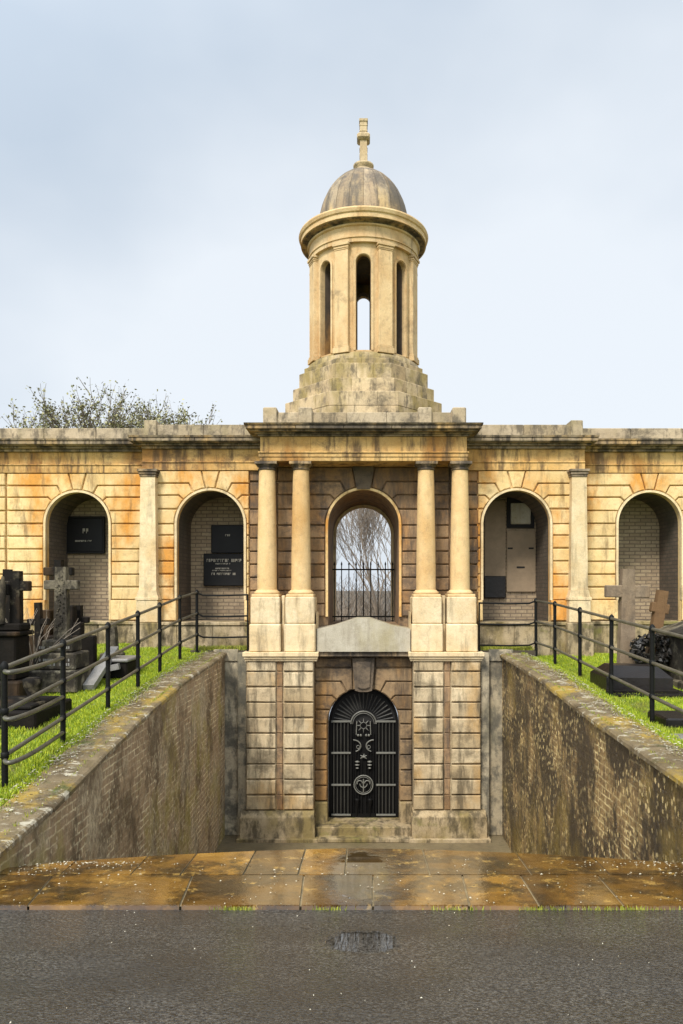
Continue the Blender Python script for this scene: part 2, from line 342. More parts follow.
def coping_mat():
    m, nt, b = mat_new('lichened_coping'); t = NT(nt); p = t.pos()
    base = t.mix(t.ramp(t.noise(p, 3, 7), [(.35, 0), (.65, 1)]), (.09,.062,.028), (.21,.155,.08))
    base = t.mix(t.ramp(t.noise(p, 1.4, 8, .72), [(.50, 0), (.60, .85)]), base, (.36,.235,.03))
    base = t.mix(t.ramp(t.noise(t.pos((1,1.8,1)), 5, 8, .75), [(.55, 0), (.61, .85)]), base, (.52,.47,.35))
    base = t.mix(t.ramp(t.noise(p, 2.4, 7, .7), [(.58, 0), (.66, .85)]), base, (.07,.085,.02))
    t.l(base, b.inputs['Base Color']); t.l(t.ramp(t.noise(p, 4, 4), [(.4, .3), (.6, .8)]), b.inputs['Roughness'])
    t.bump(t.noise(p, 22, 8, .75), .8, .03, b); return m
M_COPING = coping_mat()
def brick(name, axis, c1, c2, mortar, bw=.225, bh=.075, grime=(.05,.045,.03), g_lo=.45, g_hi=.65, g_amt=.8, pale=None, moss=None, msz=.012, rough=.8, p_lo=.555, coat=None):
    m, nt, b = mat_new(name); t = NT(nt); p = t.pos()
    sx = t.n('ShaderNodeSeparateXYZ'); t.l(p, sx.inputs[0]); cb = t.n('ShaderNodeCombineXYZ')
    wob = t.math('MULTIPLY', t.math('SUBTRACT', t.noise(p, 3.0, 3), .5), .02)
    t.l(t.math('ADD', t.math('ADD', sx.outputs[0], sx.outputs[1]), wob), cb.inputs[0]); t.l(t.math('ADD', sx.outputs[2], wob), cb.inputs[1])
    br = t.n('ShaderNodeTexBrick'); t.l(cb.outputs[0], br.inputs['Vector'])
    br.inputs['Color1'].default_value = (*c1, 1); br.inputs['Color2'].default_value = (*c2, 1); br.inputs['Mortar'].default_value = (*mortar, 1)
    br.inputs['Scale'].default_value = 1; br.inputs['Brick Width'].default_value = bw; br.inputs['Row Height'].default_value = bh
    br.inputs['Mortar Size'].default_value = msz; br.inputs['Mortar Smooth'].default_value = .3; br.inputs['Bias'].default_value = -.1
    base = br.outputs['Color']
    base = t.mix(t.ramp(t.noise(p, 16, 6, .7), [(.4, 0), (.75, .6)]), base, tuple(c*.45 for c in c1))
    base = t.mix(t.math('MULTIPLY', t.ramp(t.noise(t.pos((1,1,.3)), 1.5, 7, .66), [(g_lo, 0), (g_hi, 1)]), g_amt), base, grime)
    if pale: base = t.mix(t.ramp(t.noise(t.pos((1,1,.35)), 9, 7, .78), [(p_lo, 0), (p_lo+.05, .85)]), base, pale)
    if moss: base = t.mix(t.ramp(t.noise(t.pos((1,1,.55)), 1.1, 7, .7), [(.5, 0), (.66, .75)]), base, moss)
    bs = -.9
    if coat:
        cf_ = t.ramp(t.noise(t.pos((1,1,.5)), .9, 8, .7), [(.47, 0), (.56, .8)])
        ct = t.mix(t.ramp(t.noise(t.pos((1,1,.4)), 7, 8, .75), [(.40, 0), (.62, 1)]), coat[0], coat[1])
        base = t.mix(cf_, base, ct)
    t.l(base, b.inputs['Base Color']); b.inputs['Roughness'].default_value = rough
    nb = t.bump(br.outputs['Fac'], bs, .012, None); t.bump(t.noise(t.pos((1,1,.6)), 20, 8, .8), 1.0, .05 if coat else .02, b, nb)
    return m
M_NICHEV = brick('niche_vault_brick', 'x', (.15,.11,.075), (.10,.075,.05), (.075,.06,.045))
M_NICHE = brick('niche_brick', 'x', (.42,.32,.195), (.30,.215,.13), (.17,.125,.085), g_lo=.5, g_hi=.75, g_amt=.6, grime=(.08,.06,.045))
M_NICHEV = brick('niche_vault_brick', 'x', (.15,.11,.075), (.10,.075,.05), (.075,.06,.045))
def wall_mat(name, c1, c2, mortar, dark, speck, coatc, moss, d_lo, sp_lo, cf_lo, rough):
    m, nt, b = mat_new(name); t = NT(nt); p = t.pos()
    sx = t.n('ShaderNodeSeparateXYZ'); t.l(p, sx.inputs[0]); cb = t.n('ShaderNodeCombineXYZ')
    wob = t.math('MULTIPLY', t.math('SUBTRACT', t.noise(p, 5.0, 5, .7), .5), .055)
    t.l(t.math('ADD', t.math('ADD', sx.outputs[0], sx.outputs[1]), wob), cb.inputs[0]); t.l(t.math('ADD', sx.outputs[2], wob), cb.inputs[1])
    br = t.n('ShaderNodeTexBrick'); t.l(cb.outputs[0], br.inputs['Vector'])
    for k, c in (('Color1', c1), ('Color2', c2), ('Mortar', mortar)): br.inputs[k].default_value = (*c, 1)
    br.inputs['Scale'].default_value = 1; br.inputs['Brick Width'].default_value = .225; br.inputs['Row Height'].default_value = .078
    br.inputs['Mortar Size'].default_value = .010; br.inputs['Mortar Smooth'].default_value = .4; br.inputs['Bias'].default_value = -.2
    base = br.outputs['Color']
    # mortar is lost under dirt in places
    base = t.mix(t.ramp(t.noise(p, 2.3, 7, .75), [(.42, 0), (.54, .85)]), base, t.mix(t.ramp(t.noise(p, 12, 6, .8), [(.4, 0), (.6, 1)]), c2, c1))
    # old render and slurry clinging to the bricks
    ct = t.mix(t.ramp(t.noise(t.pos((1,1,.7)), 16, 8, .8), [(.42, 0), (.6, 1)]), coatc[0], coatc[1])
    cf = t.ramp(t.noise(t.pos((1,1,.75)), 1.0, 9, .72), [(cf_lo, 0), (cf_lo+.06, .85)])
    base = t.mix(cf, base, ct)
    base = t.mix(t.ramp(t.noise(t.pos((1,1,.6)), 1.5, 9, .76), [(d_lo, 0), (d_lo+.10, .93)]), base, dark)
    base = t.mix(t.ramp(t.noise(t.pos((1,1,.8)), .7, 7, .7), [(.52, 0), (.62, .6)]), base, moss)
    v = t.n('ShaderNodeTexVoronoi'); v.inputs['Scale'].default_value = 17; v.inputs['Randomness'].default_value = 1; t.l(t.pos((1,1,.62)), v.inputs['Vector'])
    big = t.ramp(t.noise(p, 1.2, 5, .6), [(.42, 0), (.56, 1)])
    spk = t.math('MULTIPLY', t.ramp(t.math('ADD', v.outputs['Distance'], t.math('MULTIPLY', t.noise(p, 30, 4), .5)), [(sp_lo, 1), (sp_lo+.06, 0)]), big)
    base = t.mix(t.math('MULTIPLY', spk, .9), base, speck)
    t.l(base, b.inputs['Base Color']); t.l(t.ramp(t.noise(p, 5, 5), [(.4, rough*.6), (.6, rough*1.3)]), b.inputs['Roughness'])
    nb = t.bump(br.outputs['Fac'], -.8, .014, None); nb = t.bump(t.noise(t.pos((1,1,.7)), 14, 9, .8), 1.0, .06, None, nb); t.bump(v.outputs['Distance'], .5, .03, b, nb)
    return m
M_WALLB = wall_mat('retaining_brick', (.56,.38,.21), (.36,.235,.125), (1.0,.84,.52), (.16,.105,.05), (.95,.80,.50), ((.32,.235,.14), (.78,.63,.39)), (.42,.33,.06), .50, .43, .50, .5)
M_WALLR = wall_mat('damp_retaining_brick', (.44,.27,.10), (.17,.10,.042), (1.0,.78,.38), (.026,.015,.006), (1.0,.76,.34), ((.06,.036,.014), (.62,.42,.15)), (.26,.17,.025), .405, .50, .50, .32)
def plain(name, c, rough=.6, metal=0, bumps=None, var=.25, spec=.5):
    m, nt, b = mat_new(name); t = NT(nt); p = t.pos()
    base = t.mix(t.ramp(t.noise(p, 6, 6), [(.3, 0), (.7, 1)]), c, tuple(x*(1-var) for x in c))
    t.l(base, b.inputs['Base Color']); b.inputs['Roughness'].default_value = rough; b.inputs['Metallic'].default_value = metal; b.inputs['Specular IOR Level'].default_value = spec
    if bumps: t.bump(t.noise(p, bumps[0], 5), bumps[1], .01, b)
    return m
M_IRON = plain('black_iron', (.007,.0065,.006), .6, 0, (30, .3), .25, .12)
M_IRONL = plain('lighter_iron_paint', (.17,.165,.14), .4, 0, (30, .3))  # gate rails and ornaments in a lighter paint than the bars
M_IRONM = plain('iron_bar_paint', (.045,.043,.036), .45, 0, (30,.3), .4)
M_RAIL = plain('painted_rail', (.007,.007,.006), .55, 0, (40, .4), .25, .15)
M_RAILT = plain('wet_weathered_rail', (.115,.105,.075), .35, .1, (40, .5), .5)
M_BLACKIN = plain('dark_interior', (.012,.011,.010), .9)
M_LETTER = plain('white_lettering', (.33,.30,.24), .7)
M_TABLET = plain('black_marble_tablet', (.009,.008,.008), .5, 0, (20, .1), .25, .2)
M_SLAB = plain('stone_niche_panel', (.27,.195,.12), .8, 0, (18, .5))
M_BARK = plain('bark', (.16,.13,.095), .9, 0, (30, .8))
M_TWIG = plain('winter_twigs', (.26,.21,.16), .9)
def leafm(name, a, bb, patch=None):
    m, nt, b = mat_new(name); t = NT(nt)
    base = t.mix(t.attr(), a, bb)
    if patch: base = t.mix(t.ramp(t.noise(t.pos(), 1.6, 6, .7), [(.54, 0), (.68, .55)]), base, patch)
    t.l(base, b.inputs['Base Color']); b.inputs['Roughness'].default_value = .55
    b.inputs['Subsurface Weight'].default_value = 0
    return m
M_LEAF = leafm('evergreen_leaves', (.13,.14,.05), (.36,.33,.15))
M_GRASSB = leafm('grass_blades', (.10,.19,.006), (.44,.48,.02), (.26,.25,.05))
M_DEBRIS = leafm('fallen_petals_mat', (.14,.09,.03), (.62,.58,.45))
M_MOSS = leafm('moss_tufts_mat', (.12,.15,.012), (.34,.34,.04))
M_WREATH = leafm('wreath_mat', (.005,.005,.004), (.03,.024,.018))
def lawn_mat():
    m, nt, b = mat_new('lawn'); t = NT(nt); p = t.pos()
    base = t.mix(t.ramp(t.noise(p, 4, 8, .7), [(.3, 0), (.7, 1)]), (.10,.17,.006), (.30,.33,.02))
    base = t.mix(t.ramp(t.noise(p, 1.6, 6, .7), [(.56, 0), (.66, .8)]), base, (.11,.085,.03))
    t.l(base, b.inputs['Base Color']); b.inputs['Roughness'].default_value = .9; t.bump(t.noise(p, 40, 6), .8, .03, b); return m
M_LAWN = lawn_mat()
def film(t, p, x0, y0, rx, ry, k=.5):
    # where rain water stands: an uneven patch that thins out towards its edge
    sx = t.n('ShaderNodeSeparateXYZ'); t.l(p, sx.inputs[0])
    dx = t.math('DIVIDE', t.math('SUBTRACT', sx.outputs[0], x0), rx); dy = t.math('DIVIDE', t.math('SUBTRACT', sx.outputs[1], y0), ry)
    d = t.math('SQRT', t.math('ADD', t.math('MULTIPLY', dx, dx), t.math('MULTIPLY', dy, dy)))
    d = t.math('ADD', d, t.math('MULTIPLY', t.math('SUBTRACT', t.noise(p, 9, 5, .65), .5), k*2))
    return t.ramp(d, [(.68, 1), (1.03, 0)])
def road_mat():
    m, nt, b = mat_new('wet_asphalt'); t = NT(nt); p = t.pos()
    ag = t.noise(p, 60, 6, .9)
    base = t.mix(t.ramp(ag, [(.45, 0), (.66, 1)]), (.008,.007,.006), (.15,.135,.11))
    base = t.mix(t.ramp(t.noise(t.pos((1,1.5,1)), .8, 6, .6), [(.42, 0), (.6, .65)]), base, (.018,.014,.009))
    t.l(base, b.inputs['Base Color'])
    fm = film(t, p, .0, 3.72, .26, .22, .5)
    t.l(t.mix(fm, t.ramp(t.noise(t.pos((1, 1.8, 1)), .9, 6, .6), [(.42, .08), (.60, .30)]), (.02,.02,.02)), b.inputs['Roughness'])
    b.inputs['IOR'].default_value = 1.65; b.inputs['Specular IOR Level'].default_value = .6
    v = t.n('ShaderNodeTexVoronoi'); v.inputs['Scale'].default_value = 70; t.l(p, v.inputs['Vector'])
    calm = t.math('SUBTRACT', 1.0, fm)
    nb = t.bump(t.math('MULTIPLY', v.outputs['Distance'], calm), .35, .010, None); t.bump(t.math('MULTIPLY', ag, calm), .30, .008, b, nb); return m
M_ROAD = road_mat()
def paving_mat():
    m, nt, b = mat_new('wet_york_stone'); t = NT(nt); p = t.pos(); rn = t.attr()
    base = t.mix(t.ramp(t.noise(p, 2.6, 7), [(.35, 0), (.65, 1)]), (.27,.14,.022), (.12,.058,.012))
    base = t.mix(1, base, t.ramp(rn, [(0, (.5,.46,.42)), (1, (1.4,1.35,1.25))]), 'MULTIPLY')
    base = t.mix(t.ramp(t.noise(p, 1.7, 8, .72), [(.47, 0), (.56, .88)]), base, (.030,.017,.006))
    base = t.mix(t.ramp(t.noise(p, 6.0, 7, .75), [(.57, 0), (.63, .6)]), base, (.46,.28,.07))
    base = t.mix(t.ramp(t.noise(t.pos((1,1,1)), 34, 5, .6), [(.68, 0), (.73, .7)]), base, (.50,.42,.27))
    fm = film(t, p, -.02, 4.95, .27, .85, .35)
    base = t.mix(t.math('MULTIPLY', fm, .6), base, (.05,.035,.016))
    t.l(base, b.inputs['Base Color'])
    t.l(t.mix(fm, t.ramp(t.noise(t.pos((1.2,1,1)), 1.7, 6, .62), [(.45, .03), (.62, .18)]), (.012,.012,.012)), b.inputs['Roughness'])
    b.inputs['IOR'].default_value = 1.75; t.l(t.ramp(fm, [(0, .62), (1, 1.0)]), b.inputs['Specular IOR Level'])
    calm = t.math('SUBTRACT', 1.0, fm)
    nb = t.bump(t.math('MULTIPLY', t.noise(p, 7, 6, .6), calm), .10, .02, None); t.bump(t.math('MULTIPLY', t.noise(p, 45, 5), calm), .07, .008, b, nb)
    return m
M_PAVE = paving_mat()
M_GROUT = plain('pale_grout', (.33,.25,.13), .8, 0, (30,.5), .6)
M_EARTH = plain('earth', (.07,.055,.035), .95, 0, (8, .8))
M_STEP = stone('step_stone', (.20,.16,.09), (.13,.10,.06), stain=(.12,.12,.03), grime=(.04,.035,.02), rough=.4)

# ---------------------------------------------------------------- setting: road, paving, lawns, ground
TILT = .125
def zroad(Y): return 0 if Y < 2 else -(Y-2)*TILT
def sheet(name, xs, ys, zf, mat, **k):
    mb = MB(); nx = len(xs)
    vs = [(x, y, zf(x, y)) for y in ys for x in xs]
    fs = [[j*nx+i, j*nx+i+1, (j+1)*nx+i+1, (j+1)*nx+i] for j in range(len(ys)-1) for i in range(nx-1)]
    mb.add(vs, fs); o = mb.build(name, mat); tag(o, kind='structure'); return o
def yfrom(py, d0=EYE-2*TILT): return F*d0/((py-PY0)-F*TILT)   # where an image row meets the tilted paving
YK = yfrom(910); Y_BACK = yfrom(851)
sheet('road', [-70,-30,-12,-6,0,6,12,30,70], [-6,-3,0,1,2,2.5,3,3.5,YK], lambda x, y: zroad(y), M_ROAD)
def lawn_l(Y): return -.10+.088*(Y-6.2)
def lawn_r(Y): return .04+.053*(Y-7.0)
ys = [YK+.004]+[4.6+.4*i for i in range(24)]
import math as _m
def interp(Y, T):
    if Y <= T[0][0]: return T[0][1]
    for (a, u), (b, v) in zip(T[:-1], T[1:]):
        if Y <= b: return u+(v-u)*(Y-a)/(b-a)
    return T[-1][1]
def cop_l(Y): return interp(Y, [(4.7,-.19),(5.8,-.12),(6.9,.03),(8.5,.215),(9.9,.33),(13,.47)])
def cop_r(Y): return interp(Y, [(4.7,.06),(5.7,.12),(6.5,.147),(7.4,.19),(8.5,.245),(10.05,.365),(12.5,.44),(13.1,.45)])
def und(x, y): return .018*_m.sin(2.1*x+1.3*y)+.012*_m.sin(5.1*x-3.7*y)
xl_ = [-90,-40,-20]+[-14+.45*i for i in range(25)]; xl_ = [x for x in xl_ if x < -3.4]+[-3.3,-3.1,-2.98,-2.80]
def lz(x, y):
    k = min(1, max(0, (y-YK)/1.2)); e = min(1, max(0, (-x-2.85)/.5)); return ((lawn_l(y)+und(x, y))*e+(cop_l(y)-.05)*(1-e))*k+(zroad(YK)+.01)*(1-k)
def rz(x, y):
    k = min(1, max(0, (y-YK)/1.2)); e = min(1, max(0, (x-2.85)/.5)); return ((lawn_r(y)+und(x, y))*e+(cop_r(y)-.05)*(1-e))*k+(zroad(YK)+.01)*(1-k)
sheet('lawn', xl_, ys, lz, M_LAWN); sheet('lawn', [-x for x in xl_][::-1], ys, rz, M_LAWN)
sheet('ground', [-900,-90,-3.05,-2.9], [13.7,16.2,30,900], lambda x, y: .46, M_EARTH)
sheet('ground', [2.9,3.05,90,900], [13.7,16.2,30,900], lambda x, y: .38, M_EARTH)
sheet('ground', [-3.05,3.05], [16.0,30,900], lambda x, y: .45, M_EARTH)
sheet('ground', [-900,-70,0,70,900], [-900,-60,-6], lambda x, y: -.01, M_LAWN)

# forecourt of wet flagstones: two rows with joints where the photo has them
pv = MB(); YR = yfrom(878)
def pavebox(x0a, x1a, y0, x0b, x1b, y1, r):
    g = .007; th = .12
    vs = []
    for dz in (0, -th):
        for (x, y) in ((x0a+g, y0+g), (x1a-g, y0+g), (x1b-g, y1-g), (x0b+g, y1-g)): vs.append((x, y, zroad(y)+.022+dz))
    pv.add(vs, [(0,1,2,3),(7,6,5,4),(0,4,5,1),(1,5,6,2),(2,6,7,3),(3,7,4,0)], r)
rowA = [(-330,-300),(-150,-110),(26,54),(179,193),(300,304),(373,373),(470,462),(540,520),(625,597),(760,715),(930,880)]
for (a0, a1), (b0, b1) in zip(rowA[:-1], rowA[1:]):
    pavebox(PX(a0, YK), PX(b0, YK), YK+.02, PX(a1, YR), PX(b1, YR), YR, random.random())
rowB = [-30, 60, 130, 180, 243, 298, 345, 430, 532, 610, 700, 780]
for a, b in zip(rowB[:-1], rowB[1:]):
    def yb(px): return Y_BACK-.45*(abs(px-363)/330)**1.6
    x0, x1 = PX(a, YR), PX(b, YR); ya, yb_ = yb(a), yb(b)
    g = .007; lim = 2.54
    pts = [(max(-lim*1.3, x0)+g, YR+g), (min(lim*1.3, x1)-g, YR+g), (min(lim, x1*1.02)-g, yb_), (max(-lim, x0*1.02)+g, ya)]
    vs = [(x, y, zroad(y)+.022) for x, y in pts]+[(x, y, zroad(y)-.10) for x, y in pts]
    pv.add(vs, [(0,1,2,3),(7,6,5,4),(0,4,5,1),(1,5,6,2),(2,6,7,3),(3,7,4,0)], random.random())
tag(pv.build('paving', M_PAVE), kind='structure')
b_ = MB(); z0 = zroad(YK)
b_.add([(-3.3, YK+.03, z0+.008), (3.3, YK+.03, z0+.008), (3.3, 4.8, zroad(4.8)+.012), (-3.3, 4.8, zroad(4.8)+.012)], [(0,1,2,3)])
bp = []
for k in range(13):
    x = -2.5+5.0*k/12; y = Y_BACK-.45*(abs(x)/1.95)**1.6-.02; y = max(y, 4.82); bp.append((x, y, zroad(y)+.008))
b_.add([(-2.5, 4.8, zroad(4.8)+.008), (2.5, 4.8, zroad(4.8)+.008)]+bp[::-1], [list(range(2+len(bp)))])
tag(b_.build('paving_bed', M_GROUT), kind='structure')
# steps going down to the gate
LAND = -2.86; YT = 5.4
st = MB(); zt_ = zroad(YT)-.38; n_ = 15; dz = (zt_-LAND)/n_; run = 4.7/n_
for i in range(n_): st.box(-2.52, 2.52, YT+i*run, YT+(i+1)*run+.02, LAND-.4, zt_-i*dz-(.003 if i == 0 else 0), c=.01)
st.box(-2.52, 2.52, YT+4.7, 13.2, LAND-.3, LAND)
tag(st.build('steps', M_STEP), kind='structure')

# ---------------------------------------------------------------- the catacomb building
BL = empty('catacomb_building', (0, 13.0, LAND))
tag(BL, 'yellow stone catacomb front with arcades, portico columns and a domed round tower', 'building')

YP, YD, YW = 12.86, 13.2, 13.55
# --- lower storey piers
HC = .2757
def lower_pier(s):
    mb = MB()
    def span(a, b): return (min(s*a, s*b), max(s*a, s*b))
    zs_ = [-2.34+HC*i for i in range(10)]+[.332]
    zs_[-2] = -2.34+HC*9
    x0, x1 = span(.885, 2.105)
    mb.box(x0+.012, x1-.012, YP+.06, YD+.35, -2.5, .34, .6)
    for a, b in ((.885, 1.44), (1.56, 2.105)):
        u, w = span(a, b)
        for i in range(len(zs_)-1): mb.block([(u, zs_[i]), (w, zs_[i]), (w, zs_[i+1]), (u, zs_[i+1])], YP, YP+.062, .012, .014)
    return mb.build('pier', S_LOW, BL)
for s in (-1, 1):
    p = lower_pier(s)
    m2 = MB(); u, w = sorted((s*1.445, s*1.555)); zz = -2.34
    while zz < .3: m2.block([(u, zz), (w, zz), (w, min(.332, zz+HC)), (u, min(.332, zz+HC))], YP+.03, YP+.065, .004, .01); zz += HC
    m2.build('recessed_strip', S_DARK, p)
    m3 = MB(); x0, x1 = sorted((s*.86, s*2.20))
    m3.box(x0, x1, YP-.09, YD+.3, LAND, -2.44, c=.012); m3.xprism([(YP-.09, -2.44), (YD+.3, -2.44), (YD+.3, -2.345), (YP-.012, -2.345)], x0+.02, x1-.02)
    x0, x1 = sorted((s*.8, s*2.25)); m3.box(x0, x1, YP-.16, YD, LAND-.02, LAND+.06, c=.01)
    m3.build('plinth', S_PLINTH, p)
    m4 = MB(); x0, x1 = sorted((s*.80, s*2.15))
    m4.box(x0, x1, YP-.085, YD+.1, .415, .493, c=.008); m4.box(x0+.02, x1-.02, YP-.055, YD+.1, .375, .415); m4.box(x0+.035, x1-.035, YP-.025, YD+.1, .333, .375)
    m4.build('string_course', S_CREAM, p)
    # flank beside the stairwell
    m5 = MB(); x0, x1 = sorted((s*2.107, s*2.27)); m5.box(x0, x1, 12.97, 13.3, LAND, .47, c=.01)
    x0, x1 = sorted((s*2.272, s*2.72)); m5.box(x0, x1, 13.08, 13.4, LAND, .30, c=.01); m5.box(x0, x1, 13.05, 13.4, .303, .52, c=.012)
    m5.build('flank_wall', S_STRIP, BL)
# --- wall round the gate
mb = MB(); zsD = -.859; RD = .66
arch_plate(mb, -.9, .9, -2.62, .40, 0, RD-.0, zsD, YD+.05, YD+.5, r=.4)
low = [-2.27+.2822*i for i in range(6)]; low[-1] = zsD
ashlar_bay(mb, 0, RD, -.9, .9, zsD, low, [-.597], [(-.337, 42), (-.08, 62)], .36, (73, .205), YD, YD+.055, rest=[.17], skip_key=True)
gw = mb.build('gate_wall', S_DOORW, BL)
mb = MB(); mb.prism([(-.205, .362), (-.155, -.23), (-.08, -.255), (.08, -.255), (.155, -.23), (.205, .362)], YD-.10, YD+.03)
mb.prism([(-.13, .30), (-.11, -.16), (-.04, -.19), (.04, -.19), (.11, -.16), (.13, .30)], YD-.135, YD-.098)
mb.build('keystone', S_SOOT, gw)
for s in (-1, 1):
    mb = MB(); x0, x1 = sorted((s*.655, s*.90)); mb.box(x0, x1, YD-.06, YD+.35, LAND, -2.28, c=.015)
    mb.build('jamb_block', S_PLINTH, gw)
mb = MB(); mb.box(-.86, .86, YP+.02, YD+.55, LAND, -2.64, c=.015); mb.box(-.8, .8, YP-.16, YP+.05, LAND, LAND+.07, c=.01)
mb.build('threshold', S_PLINTH, gw)
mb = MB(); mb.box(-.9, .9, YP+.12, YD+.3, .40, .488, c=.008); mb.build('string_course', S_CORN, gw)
# --- gate
GY = YD+.24
gate = MB(); Rg = RD-.012
arch_ring(gate, 0, Rg-.055, .055, zsD, -2.63, GY-.03, GY+.02, r=.5)
for s in (-1, 1):
    x = s*.235; gate.box(x-.018, x+.018, GY-.025, GY+.012, -2.62, zsD+.02)
    for q in (.09, .14, .19): gate.box(s*q-.006, s*q+.006, GY-.018, GY+.012, -2.6, zsD-.2)
    gate.box(s*.04-.012, s*.04+.012, GY-.02, GY+.01, -2.62, -1.6)
gate.box(-Rg+.05, Rg-.05, GY-.025, GY+.012, -2.64, -2.57)
gate.box(-Rg, Rg, GY+.022, GY+.03, -2.62, zsD)       # dark sheet standing in for the shaded interior
GP = gate.build('iron_gate', M_IRON, BL)
tag(GP, 'arched black iron gate with sunburst fan and scrollwork')
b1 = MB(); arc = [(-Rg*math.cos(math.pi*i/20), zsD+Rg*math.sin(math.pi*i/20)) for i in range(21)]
b1.prism(arc, GY+.022, GY+.03); b1.build('fan_interior_shade', M_BLACKIN, GP)  # black sheet in place of the unlit space behind the fan
for s in (-1, 1):
    for k in range(5):
        x = s*(.288+k*.066); b1 = MB(); b1.tube([(x, GY-.015, -2.6), (x, GY-.015, zsD)], .0125, 6); b1.build('gate_bar', M_IRONM, GP)
    for z in (PZ(721.5, 13.4), PZ(753, 13.4), PZ(785, 13.4), PZ(815, 13.4)):
        b1 = MB(); x0, x1 = sorted((s*.235, s*.60)); b1.box(x0, x1, GY-.045, GY-.026, z-.018, z+.018, c=.004); b1.build('gate_rail', M_IRONL, GP)
for k in range(19):
    a = R_(10+160*k/18); b1 = MB(); b1.tube([(math.cos(a)*.27, GY-.012, zsD-.02+math.sin(a)*.27), (math.cos(a)*.56, GY-.012, zsD-.02+math.sin(a)*.56)], [.006, .014], 6)
    b1.build('fan_bar', M_IRONM, GP)
def arcp(cx, cz, r, a0, a1, n=14, rx=None, y=GY-.03):
    rx = rx or r
    return [(cx+rx*math.cos(R_(a0+(a1-a0)*i/n)), y, cz+r*math.sin(R_(a0+(a1-a0)*i/n))) for i in range(n+1)]
or_ = MB(); cz = PZ(724, 13.4)
or_.tube(arcp(0, cz, .235, 0, 180), .013); or_.tube(arcp(0, cz, .20, 0, 180), .006)
for a in range(8): or_.tube([(.07*math.cos(a*.785), GY-.03, cz-.03+.07*math.sin(a*.785)), (.13*math.cos(a*.785), GY-.03, cz-.03+.13*math.sin(a*.785))], [.012, .004])
or_.tube(arcp(0, cz-.03, .06, 0, 360, 12), .006)
or_.build('gate_arch_ornament', M_IRONL, GP)
for s in (-1, 1):
    or_ = MB()
    or_.tube([(s*.125, GY-.03, cz+.05), (s*.135, GY-.03, cz-.2)], .010); or_.lathe([(.0, cz-.24), (.022, cz-.225), (.022, cz-.2), (.0, cz-.185)], s*.10, GY-.03, 8)
    or_.lathe([(.0, cz-.24), (.02, cz-.225), (.02, cz-.2), (.0, cz-.185)], s*.05, GY-.03, 8)
    or_.build('gate_finial', M_IRONL, GP)
c2 = PZ(746, 13.4)
for s in (-1, 1):
    or_ = MB(); or_.tube(arcp(s*.19, c2, .11, 90 if s < 0 else 90, -70 if s < 0 else 250, 12, rx=.14), .012); or_.tube(arcp(s*.10, c2-.02, .03, 0, 360, 10), .006); or_.build('gate_scroll', M_IRONL, GP)
    c3 = PZ(765, 13.4)
    for dz_ in (.06, -.0, -.06):
        or_ = MB(); or_.lathe([(0, c3+dz_-.02), (.045 if dz_ > -.01 else .03, c3+dz_-.006), (.045 if dz_ > -.01 else .03, c3+dz_+.006), (0, c3+dz_+.02)], s*.115, GY-.03, 10); or_.build('gate_torch_bead', M_IRONL, GP)
or_ = MB()
for a in (30, 80, 150, 210, 330): or_.tube([(0, GY-.035, PZ(757, 13.4)), (.07*math.cos(R_(a)), GY-.035, PZ(757, 13.4)+.06*math.sin(R_(a)))], [.018, .006])
or_.build('gate_leaf_ornament', M_IRONL, GP)
or_ = MB(); c4 = PZ(785, 13.4); or_.tube(arcp(0, c4, .175, 0, 360, 28), .012); or_.tube(arcp(0, c4, .145, 0, 360, 24), .005); or_.tube([(0, GY-.03, c4-.13), (0, GY-.03, c4+.11)], .013)
or_.tube(arcp(0, c4+.02, .07, 180, 360, 8), .010); or_.tube(arcp(-.07, c4+.03, .05, 0, 200, 8), .010); or_.tube(arcp(.07, c4+.03, .05, -20, 180, 8), .010)
or_.build('gate_roundel', M_IRONL, GP)
for s in (-1, 1):
    or_ = MB(); c5 = PZ(800, 13.4); or_.lathe([(.012, -2.6), (.016, c5-.15), (.05, c5), (.05, c5+.015), (0, c5+.03)], s*.12, GY-.03, 10); or_.build('gate_torch', M_IRON, GP)

# --- pedestals, columns
colx = [PX(267, 13.12), PX(301, 13.12), -PX(301, 13.12), -PX(267, 13.12)]
protoc = None
CY = 13.13
for i, x in enumerate(colx):
    if protoc is None:
        mb = MB()
        z0c, z1c = 1.60, 3.78; prof = [(.178, z0c)]
        for k in range(1, 13):
            tt = k/12; prof.append((.178-.033*tt**1.7, z0c+(z1c-z0c)*tt))
        mb.lathe(prof, x, CY, 32)
        protoc = mb.build('column', S_COL, BL, org=(x, CY, 0.5))
        mb = MB(); mb.lathe([(.15, 3.77), (.165, 3.785), (.165, 3.80), (.148, 3.805), (.148, 3.825), (.185, 3.85), (.19, 3.866)], x, CY, 28); mb.box(x-.198, x+.198, CY-.198, CY+.198, 3.867, 3.918, c=.006)
        mb.build('capital', S_CORN, protoc)
        mb = MB(); mb.lathe([(.22, 1.528), (.235, 1.545), (.232, 1.565), (.205, 1.58), (.20, 1.592), (.182, 1.604)], x, CY, 28); mb.box(x-.245, x+.245, CY-.245, CY+.245, 1.475, 1.528, c=.008)
        mb.build('column_base', S_COL, protoc)
        mb = MB(); mb.box(x-.262, x+.262, YP+.005, YW+.02, 1.0, 1.475, c=.016); mb.box(x-.28, x+.28, YP-.03, YW+.02, .493, .996, c=.02)
        mb.build('pedestal', S_CREAM, protoc)
    else:
        c = copy_tree(protoc, None, BL); c.location = (x-0, CY-13.0, .5-LAND)
